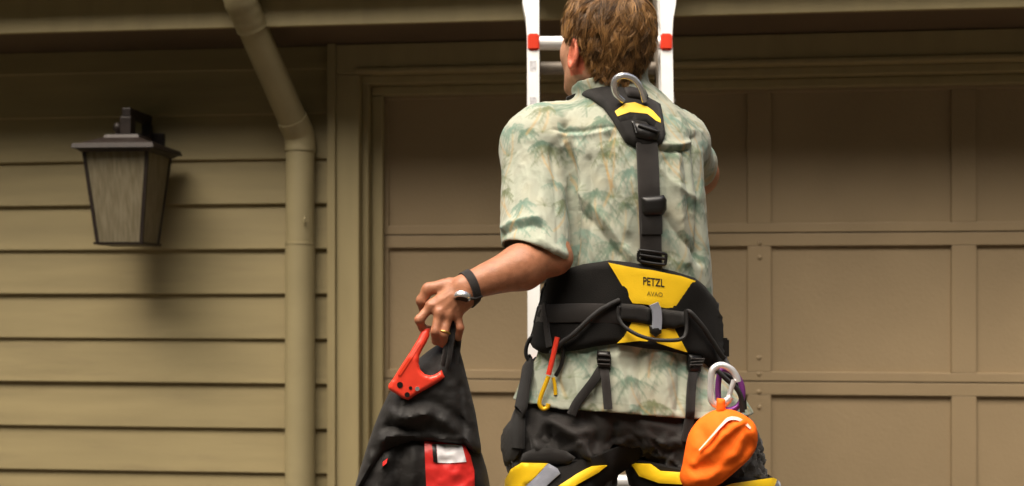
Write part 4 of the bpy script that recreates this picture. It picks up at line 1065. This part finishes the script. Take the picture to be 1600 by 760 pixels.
# belt all the way round
nb_ = 72; Vr = []; Fr = []
for i in range(nb_):
    an = 2*math.pi*i/nb_
    for py, gr in ((472, .010), (474, .014), (510, .014), (512, .010)):
        c = cz(py); a0_, wa_, wb2, b0_ = [float(q) for q in lin(TT, np.array([c]))]
        ca, sa = math.cos(an), math.sin(an); rr = (abs(ca/(wa_+gr))**2.35+abs(sa/(wb2+gr))**2.35)**(-1/2.35)
        Vr.append((a0_+rr*ca, b0_+rr*sa, c))
for i in range(nb_):
    for j in range(3): Fr.append((i*4+j, ((i+1) % nb_)*4+j, ((i+1) % nb_)*4+j+1, i*4+j+1))
fobj('waist_belt', (np.array(Vr), Fr), 'nylon', har, recalc=True)
# shoulder straps to the front
for pts_ in ([J(903, 152, 2.90), J(905, 165, 2.96), J(918, 210, 3.02), J(930, 300, 3.04), J(940, 400, 3.03), J(948, 480, 3.02)],
             [J(1000, 172, 2.97), J(1005, 182, 3.0), J(1015, 215, 3.03), J(1035, 300, 3.04), J(1025, 400, 3.03), J(1018, 480, 3.02)]):
    P3, N3 = snap(S, catmull(pts_, 6)); fobj('shoulder_strap', strip(P3+N3*.006, N3, 0.05, 0.005), 'nylon', har, recalc=True)
# buckled straps from pad to leg loops
for bx_, pa, pb_ in (([(934, 549), (953, 550), (955, 562), (954, 580), (936, 579), (933, 562)], [(941, 578), (932, 592), (918, 610), (903, 630), (894, 648)], [(944, 578), (947, 600), (950, 640)]),
                ([(1071, 554), (1088, 556), (1091, 568), (1090, 586), (1073, 584), (1070, 568)], [(1081, 582), (1078, 600), (1077, 625), (1076, 652), (1070, 690)], None)):
    lk = fobj('ladder_buckle', patch(bx_, S, 0.012, 0.010, 4, 0, .5, 3), 'plastic', har, recalc=True)
    cx0 = np.mean([p[0] for p in bx_]); 
    for yy in (-8, 0, 8): fobj('buckle_bar', tube_px([(cx0-9, np.mean([p[1] for p in bx_])+yy), (cx0+9, np.mean([p[1] for p in bx_])+yy+1)], S, 0.0024, 0.024, 4), 'nylon2', lk)
    fobj('riser_strap', strap_px(pa, sd_cloth, 0.020, 0.011, 0.003), 'nylon', har, recalc=True)
    if pb_: fobj('strap_tail', strap_px(pb_, sd_cloth, 0.019, 0.013, 0.003), 'nylon2', har, recalc=True)
fobj('side_strap', strap_px([(832, 556), (829, 590), (822, 625), (817, 655), (815, 700)], sd_cloth, 0.034, 0.012, 0.004), 'nylon', har, recalc=True)
fobj('hip_flap', patch([(813, 648), (800, 662), (788, 678), (784, 692), (788, 712), (795, 728), (806, 722), (816, 705), (822, 670)], sd_cloth, 0.006, 0.007, 6, 0, .4, 5), 'nylon', har, recalc=True)
# leg loops
for (cen, nrm_) in ((J(866, 745, 2.885), unit((-0.30, 0.0, 1.0))), (J(1098, 752, 2.885), unit((0.14, 0, 1.0)))):
    e1_ = unit(np.cross([0, 1.0, 0], nrm_)); e2_ = np.cross(nrm_, e1_); an = np.linspace(0, 2*math.pi, 61)
    rows_ = []
    for hh in (0.036, 0.032, -0.032, -0.036):
        P3 = cen+nrm_*hh+0.17*(np.cos(an)[:, None]*e1_+np.sin(an)[:, None]*e2_)
        for _ in range(10):
            d_ = sd_trousers(P3); rad = P3-cen; rad -= (rad @ nrm_)[:, None]*nrm_; rad /= np.linalg.norm(rad, axis=1)[:, None]; P3 = P3-rad*np.clip(d_, -.03, .03)[:, None]*.9
        rows_.append(P3+rad*(0.012 if abs(hh) < .034 else 0.004))
    Vr = np.stack(rows_, 1).reshape(-1, 3); Fr = [(i*4+j, i*4+j+1, i*4+4+j+1, i*4+4+j) for i in range(60) for j in range(3)]
    fobj('leg_loop', (Vr, Fr), 'pad', har, recalc=True)
T_S = sd_trousers
fobj('leg_pad', patch([(818, 722), (822, 708), (838, 701), (862, 700), (885, 705), (898, 714), (888, 726), (858, 724), (830, 724)], T_S, .010, .008, 6, 0, .4, 5), 'nylon', har, recalc=True)
fobj('leg_pad_yellow', patch([(792, 772), (800, 748), (808, 731), (822, 722), (858, 724), (842, 745), (818, 772)], T_S, .013, .006, 6, 0, .6, 3), 'yellow', har, recalc=True)
fobj('leg_pad_grey', patch([(858.5, 724), (872, 733), (876, 741), (860, 758), (850, 772), (819, 772), (843, 745)], T_S, .013, .006, 6, 0, .6, 3), 'greyfab', har, recalc=True)
fobj('leg_pad_yellow', patch([(872, 762), (898, 742), (920, 728), (940, 725), (928, 738), (900, 757), (885, 768)], T_S, .016, .005, 5, 0, .6, 3), 'yellow', har, recalc=True)
fobj('leg_pad_yellow', patch([(996, 721), (1021, 722), (1036, 735), (1068, 738), (1072, 756), (1036, 753), (1008, 742)], T_S, .016, .005, 5, 0, .6, 3), 'yellow', har, recalc=True)
fobj('leg_pad_yellow', patch([(1110, 768), (1140, 757), (1196, 749), (1201, 752), (1196, 768)], T_S, .016, .005, 5, 0, .6, 3), 'yellow', har, recalc=True)
fobj('leg_pad_grey', patch([(1201.5, 752), (1214, 755), (1216, 768), (1197, 768)], T_S, .016, .005, 5, 0, .6, 3), 'greyfab', har, recalc=True)

# ---- carabiners
bK = trace(sd_cloth, np.array([(858, 585)]))[0][0][1]-0.032
kb_ = fthing('carabiner', 'red and yellow carabiner clipped at the left hip of the harness', 'carabiner', tuple(J(858, 640, bK)))
def pxtube(path, b, r, n=6, closed=False, seg=10): return tube([J(p[0], p[1], b+p[2]) for p in catmull([q if len(q) == 3 else (*q, 0) for q in path], n, closed)], r, seg, closed)
fobj('spine', pxtube([(871, 527), (868, 540), (862, 566), (857, 586)], bK, 0.0058), 'redal', kb_)
fobj('hook', pxtube([(857, 588), (851, 604), (845, 620), (843, 632), (848, 639), (855, 637), (857, 631)], bK, 0.0048), 'yellal', kb_)
fobj('gate', pxtube([(864, 590), (867, 602), (868, 617)], bK+.006, 0.0040), 'yellal', kb_)
fobj('nose', pxtube([(874, 530), (880, 548), (877, 570), (868, 588)], bK+.012, 0.0045), 'plastic', kb_)
bK2 = 2.715
k2 = fthing('carabiner', 'silver carabiner holding the orange pouch at the right hip', 'carabiner', tuple(J(1130, 636, bK2)))
fobj('frame', pxtube([(1140, 624, 0), (1128, 634, 0), (1117, 632, 0), (1111, 622), (1111, 600), (1112, 582), (1119, 573), (1130, 571), (1143, 578), (1150, 588), (1153, 597)], bK2, 0.0074), 'silver', k2)
fobj('gate', pxtube([(1147, 594), (1143, 606), (1140, 616), (1137, 626)], bK2-.002, 0.0055), 'silver', k2)
fobj('gate_hinge', pxtube([(1133, 628), (1138, 624), (1142, 620)], bK2-.003, 0.008), 'silver', k2)
k3 = fthing('carabiner', 'purple carabiner half hidden behind the silver one', 'carabiner', tuple(J(1150, 640, bK2+.05)))
fobj('frame', pxtube([(1126, 580), (1122, 605), (1124, 630), (1136, 641), (1152, 636), (1160, 620), (1158, 600), (1148, 585), (1134, 577)], bK2+.045, 0.0066, 5, True), 'purple', k3)
k4 = fthing('rope_tail', 'dark rope tail hanging behind the carabiners at the right hip', 'rope', tuple(J(1156, 650, bK2+.06)))
fobj('strand', pxtube([(1118, 576), (1134, 592), (1150, 606), (1158, 622), (1160, 645)], bK2+.03, 0.0055), 'cord', k4)
fobj('strand', pxtube([(1126, 582), (1148, 596), (1160, 615), (1163, 640)], bK2+.06, 0.006), 'cord', k4)

# ---- orange pouch
bP = 2.705
pu = fthing('orange_pouch', 'bright orange drawstring pouch hanging from the silver carabiner', 'pouch', tuple(J(1120, 762, bP)))
OUT = [(1118, 641), (1103, 648), (1089, 659), (1076, 679), (1070, 705), (1066, 728), (1062, 745), (1069, 761), (1086, 766), (1104, 764), (1124, 757), (1140, 745), (1156, 731), (1170, 718), (1180, 703), (1184, 685), (1180, 664), (1165, 650), (1142, 640)]
def gl(P2, pts_, am, wd_):
    c_p = catmull(pts_, 5); return am*np.exp(-(np.min([seg_dist(P2, c_p[i], c_p[i+1]) for i in range(len(c_p)-1)], axis=0)/wd_)**2)
def prip(P2):
    r = gl(P2, [(1080, 720), (1105, 695), (1135, 668), (1158, 655)], .010, 7)+gl(P2, [(1075, 730), (1105, 725), (1140, 718)], -.006, 8)+gl(P2, [(1090, 665), (1098, 690), (1085, 715)], -.005, 7)
    r = r+gl(P2, [(1100, 760), (1110, 735), (1150, 700)], .005, 7)+gl(P2, [(1160, 665), (1165, 690), (1155, 712)], -.006, 6)+gl(P2, [(1118, 645), (1125, 665)], -.005, 5)+gl(P2, [(1135, 645), (1145, 662)], .004, 5)
    return r*1.1+0.022*(0.4-np.abs(fbm(np.c_[P2/40., P2[:, 0]*0], 0.75, 1, 2.0)))+0.005*(0.4-np.abs(fbm(np.c_[P2/40., P2[:, 0]*0], 1.7, 1, 7.0)))
fobj('pouch_body', inflate(OUT, bP, .042, 38, 4, 3, prip), 'orange', pu, recalc=True)
OUTd = tri2d(OUT, 4, 3)[2]
def pfront(P2): d = poly_dist(P2, OUTd); q = np.clip(d/38, 0, 1); return bP-.042*np.sqrt(np.clip(1-(1-q)**2, 0, 1))-.0015-prip(P2)*np.clip(d/10, 0, 1)
def decal(outline, front, off, step=4, rnd=0):
    P2, T, dens = tri2d(outline, step, rnd); bb = front(P2)-off
    fr_ = np.array([J(p[0], p[1], v) for p, v in zip(P2, bb)]); bk = np.array([J(p[0], p[1], v+off+.002) for p, v in zip(P2, bb)])
    a = fr_[T[0][1]]-fr_[T[0][0]]; c = fr_[T[0][2]]-fr_[T[0][0]]
    if np.cross(a, c)[1] > 0: T = T[:, ::-1]
    return shell(fr_, bk, T)
def ribbon(pts_, hw):
    c_p = catmull(pts_, 4); t_ = np.gradient(c_p, axis=0); t_ /= np.linalg.norm(t_, axis=1)[:, None]; n_ = np.stack([-t_[:, 1], t_[:, 0]], 1)
    h_ = np.interp(np.linspace(0, 1, len(c_p)), np.linspace(0, 1, len(hw)), hw)[:, None]; return [tuple(p) for p in np.concatenate([c_p+n_*h_, (c_p-n_*h_)[::-1]])]
fobj('white_stripe', decal(ribbon([(1092, 704), (1110, 684), (1127, 665), (1138, 655), (1150, 654), (1163, 660), (1173, 670)], [0.8, 1.3, 2.0, 2.7, 2.6, 2.2, 1.6]), pfront, .0022), 'stripe', pu, recalc=True)
fobj('white_stripe', decal([(1150, 727), (1158, 717), (1166, 713), (1168, 718), (1158, 729)], pfront, .0022), 'stripe', pu, recalc=True)
fobj('hanging_tab', inflate([(1120, 622), (1133, 624), (1134, 646), (1119, 646)], bP-.006, .006, 6, 4, 0), 'orange', pu, recalc=True)

# ---- bag in the left hand
bB = 2.745
bag = fthing('rope_bag', 'black fabric bag with red panel carried in the left hand', 'bag', tuple(J(660, 930, bB)))
COVER = [(680, 541), (700, 531), (713, 535), (720, 553), (727, 580), (735, 612), (743, 645), (749, 682), (752, 706), (742, 709), (730, 701), (712, 696), (690, 693), (661, 691), (636, 694), (613, 703), (598, 718), (586, 738), (572, 758), (556, 772), (556, 756), (569, 713), (585, 665), (606, 618), (630, 586), (655, 560)]
def crip(P2):
    r = 0.011*(0.4-np.abs(fbm(np.c_[P2/55., P2[:, 0]*0], 1.5, 3, 6.0)))
    for pts_, am, wd_ in [([(612, 640), (640, 648), (672, 640)], .010, 8), ([(606, 662), (630, 664), (655, 672)], -.010, 7), ([(600, 684), (625, 676), (660, 678), (715, 684)], .011, 7), ([(650, 625), (690, 632), (725, 660)], -.007, 9), ([(660, 640), (700, 655), (735, 690)], .008, 9),
                       ([(719, 600), (722, 640), (726, 690)], -.007, 5), ([(613, 700), (640, 690), (690, 688), (735, 700)], .010, 5), ([(590, 700), (600, 680), (612, 665)], -.008, 7), ([(640, 600), (632, 622), (628, 650)], .006, 6)]: r = r+1.25*gl(P2, pts_, am, wd_)
    return r
BODY = [(606, 676), (660, 668), (715, 676), (744, 692), (757, 722), (766, 762), (776, 850), (768, 915), (720, 934), (640, 936), (575, 926), (552, 880), (548, 820), (557, 757), (572, 712)]
def brip(P2): return 0.010*(0.4-np.abs(fbm(np.c_[P2/60., P2[:, 0]*0], 1.6, 3, 9.0)))+gl(P2, [(628, 700), (622, 730), (632, 790)], -.014, 7)+gl(P2, [(608, 710), (598, 740), (592, 790)], .010, 8)+gl(P2, [(650, 700), (648, 760), (652, 800)], .007, 7)
fobj('bag_body', inflate(BODY, bB+.012, .066, 60, 6, 3, brip), 'bag', bag, recalc=True)
fobj('top_cover', inflate(COVER, lambda P2: bB-.012*np.clip((P2[:, 1]-540)/150, 0, 1), .062, 62, 5, 2, crip), 'bag', bag, recalc=True)
BDd = tri2d(BODY, 6, 3)[2]
def bfront(P2): d = poly_dist(P2, BDd); q = np.clip(d/60, 0, 1); return bB+.012-.066*np.sqrt(np.clip(1-(1-q)**2, 0, 1))-.0015-brip(P2)*np.clip(d/10, 0, 1)
fobj('red_panel', decal([(663, 690), (724, 692), (735, 712), (741, 735), (743, 800), (668, 800), (665, 740)], bfront, .006, 5), 'bagred', bag, recalc=True)
fobj('label_window', decal([(682, 694), (722, 696), (729, 722), (700, 724), (684, 723)], bfront, .0085, 4), 'white', bag, recalc=True)
fobj('dark_tab', decal([(675, 694), (681.5, 694), (683.5, 724), (677, 722)], bfront, .0085, 4), 'plastic', bag, recalc=True)
fobj('red_tab', decal([(598, 722), (606, 716), (604, 724), (598, 729)], bfront, .006, 4), 'bagred', bag, recalc=True)
for o in (0, 1):
    fobj('handle_loop', tube([J(x+7*o, y+2*o, bH+q) for x, y, q in [tuple(p) for p in catmull([(688, 588, .0), (694, 560, -.012), (699, 530, -.004), (704, 508, .008), (709, 505, .018), (710, 525, .022), (706, 560, .016), (700, 592, .01)], 5)]], 0.0062, 8, flat=1.0), 'nylon2', bag)
# ---- red hand ascender
bA = 2.676
asc = fthing('hand_ascender', 'red metal rope ascender dangling from the left hand over the bag', 'rope ascender', tuple(J(650, 625, bA)))
def c4(p): return crop2(2.921, 590, 500, p)
OA = c4([(205, 40), (238, 40), (236, 75), (222, 105), (204, 135), (190, 165), (187, 200), (195, 228), (215, 248), (240, 255), (262, 250), (280, 238), (293, 230), (306, 262), (270, 290), (225, 315), (180, 340), (140, 367), (112, 358), (80, 335), (50, 318), (48, 300), (75, 262), (110, 205), (150, 145), (185, 85)])
def abend(P2): return bA+0.018*np.clip((560-P2[:, 1])/45, 0, 1)
fobj('frame', inflate(OA, abend, .0075, 5, 3.5, 0), 'redal', asc, recalc=True)
def afront(P2): return abend(P2)-.009
def circ(cx0, cy0, r, n=12): return [(cx0+r*math.cos(2*math.pi*i/n), cy0+r*math.sin(2*math.pi*i/n)) for i in range(n)]
for (x, y, r) in ((102, 297, 14), (135, 342, 12), (150, 311, 8)):
    fobj('hole', decal(circ(590+x/2.921, 500+y/2.921, r/2.921), afront, .0012, 2), 'plastic', asc, recalc=True)
fobj('rivet', decal(circ(590+181/2.921, 500+315/2.921, 3.6), afront, .003, 2), 'steel', asc, recalc=True)
fobj('cam_edge', decal(c4([(188, 100), (196, 110), (150, 185), (104, 255), (92, 250), (140, 175)]), afront, .0018, 3), 'redcap', asc, recalc=True)

# ---- wristwatch and ring
ax_ = unit(WRL-ELL); cW = ELL+(WRL-ELL)*0.955
wat = fthing('wristwatch', 'steel wristwatch with a black strap on the left wrist', 'watch', tuple(cW))
e1_ = unit(np.cross(ax_, [0, 1.0, 0])); e2_ = np.cross(ax_, e1_); an = np.linspace(0, 2*math.pi, 49)
rows_ = []
for t_, g_ in ((-.009, .001), (-.009, .0035), (.009, .0035), (.009, .001)):
    P3 = cW+ax_*t_+0.06*(np.cos(an)[:, None]*e1_+np.sin(an)[:, None]*e2_)
    for _ in range(12):
        d_ = sd_body(P3); rad = P3-cW; rad -= (rad @ ax_)[:, None]*ax_; rad /= np.linalg.norm(rad, axis=1)[:, None]; P3 = P3-rad*np.clip(d_, -.02, .02)[:, None]*.9
    rows_.append(P3+rad*g_)
Vr = np.stack(rows_, 1).reshape(-1, 3); fobj('strap', (Vr, [(i*4+j, i*4+j+1, i*4+4+j+1, i*4+4+j) for i in range(48) for j in range(3)]), 'nylon2', wat, recalc=True)
Pc, Nc = trace(sd_body, np.array([(723, 461)])); Nc = unit(Nc[0]+np.array([-.2, .35, -1.3])); P0 = Pc[0]
cs = fobj('case', tube([P0-Nc*.002, P0+Nc*.004, P0+Nc*.0085, P0+Nc*.0105], [.0165, .0185, .0185, .016], 20), 'steel', wat, recalc=True)
fobj('dial', tube([P0+Nc*.0095, P0+Nc*.0112], [.0145, .0142], 20), 'plastic', cs, recalc=True)
fobj('strap_tail', tube([J(733, 466, 2.675), J(742, 467, 2.682), J(753, 463, 2.69)], [.006, .0055, .004], 8, flat=.6), 'nylon2', wat, recalc=True)
f = FING[2]; pA, pB = J(*f[0][:2], bH+f[0][2]), J(*f[1][:2], bH+f[1][2]); cR = pA+(pB-pA)*0.93; axr = unit(pB-pA)
rg = fthing('finger_ring', 'gold ring on the ring finger of the left hand', 'ring', tuple(cR))
e1_ = unit(np.cross(axr, [0, 1.0, 0])); e2_ = np.cross(axr, e1_)
fobj('band', tube([cR+.0112*(math.cos(a)*e1_+math.sin(a)*e2_) for a in np.linspace(0, 2*math.pi, 24, endpoint=False)], .0022, 8, True), 'gold', rg)
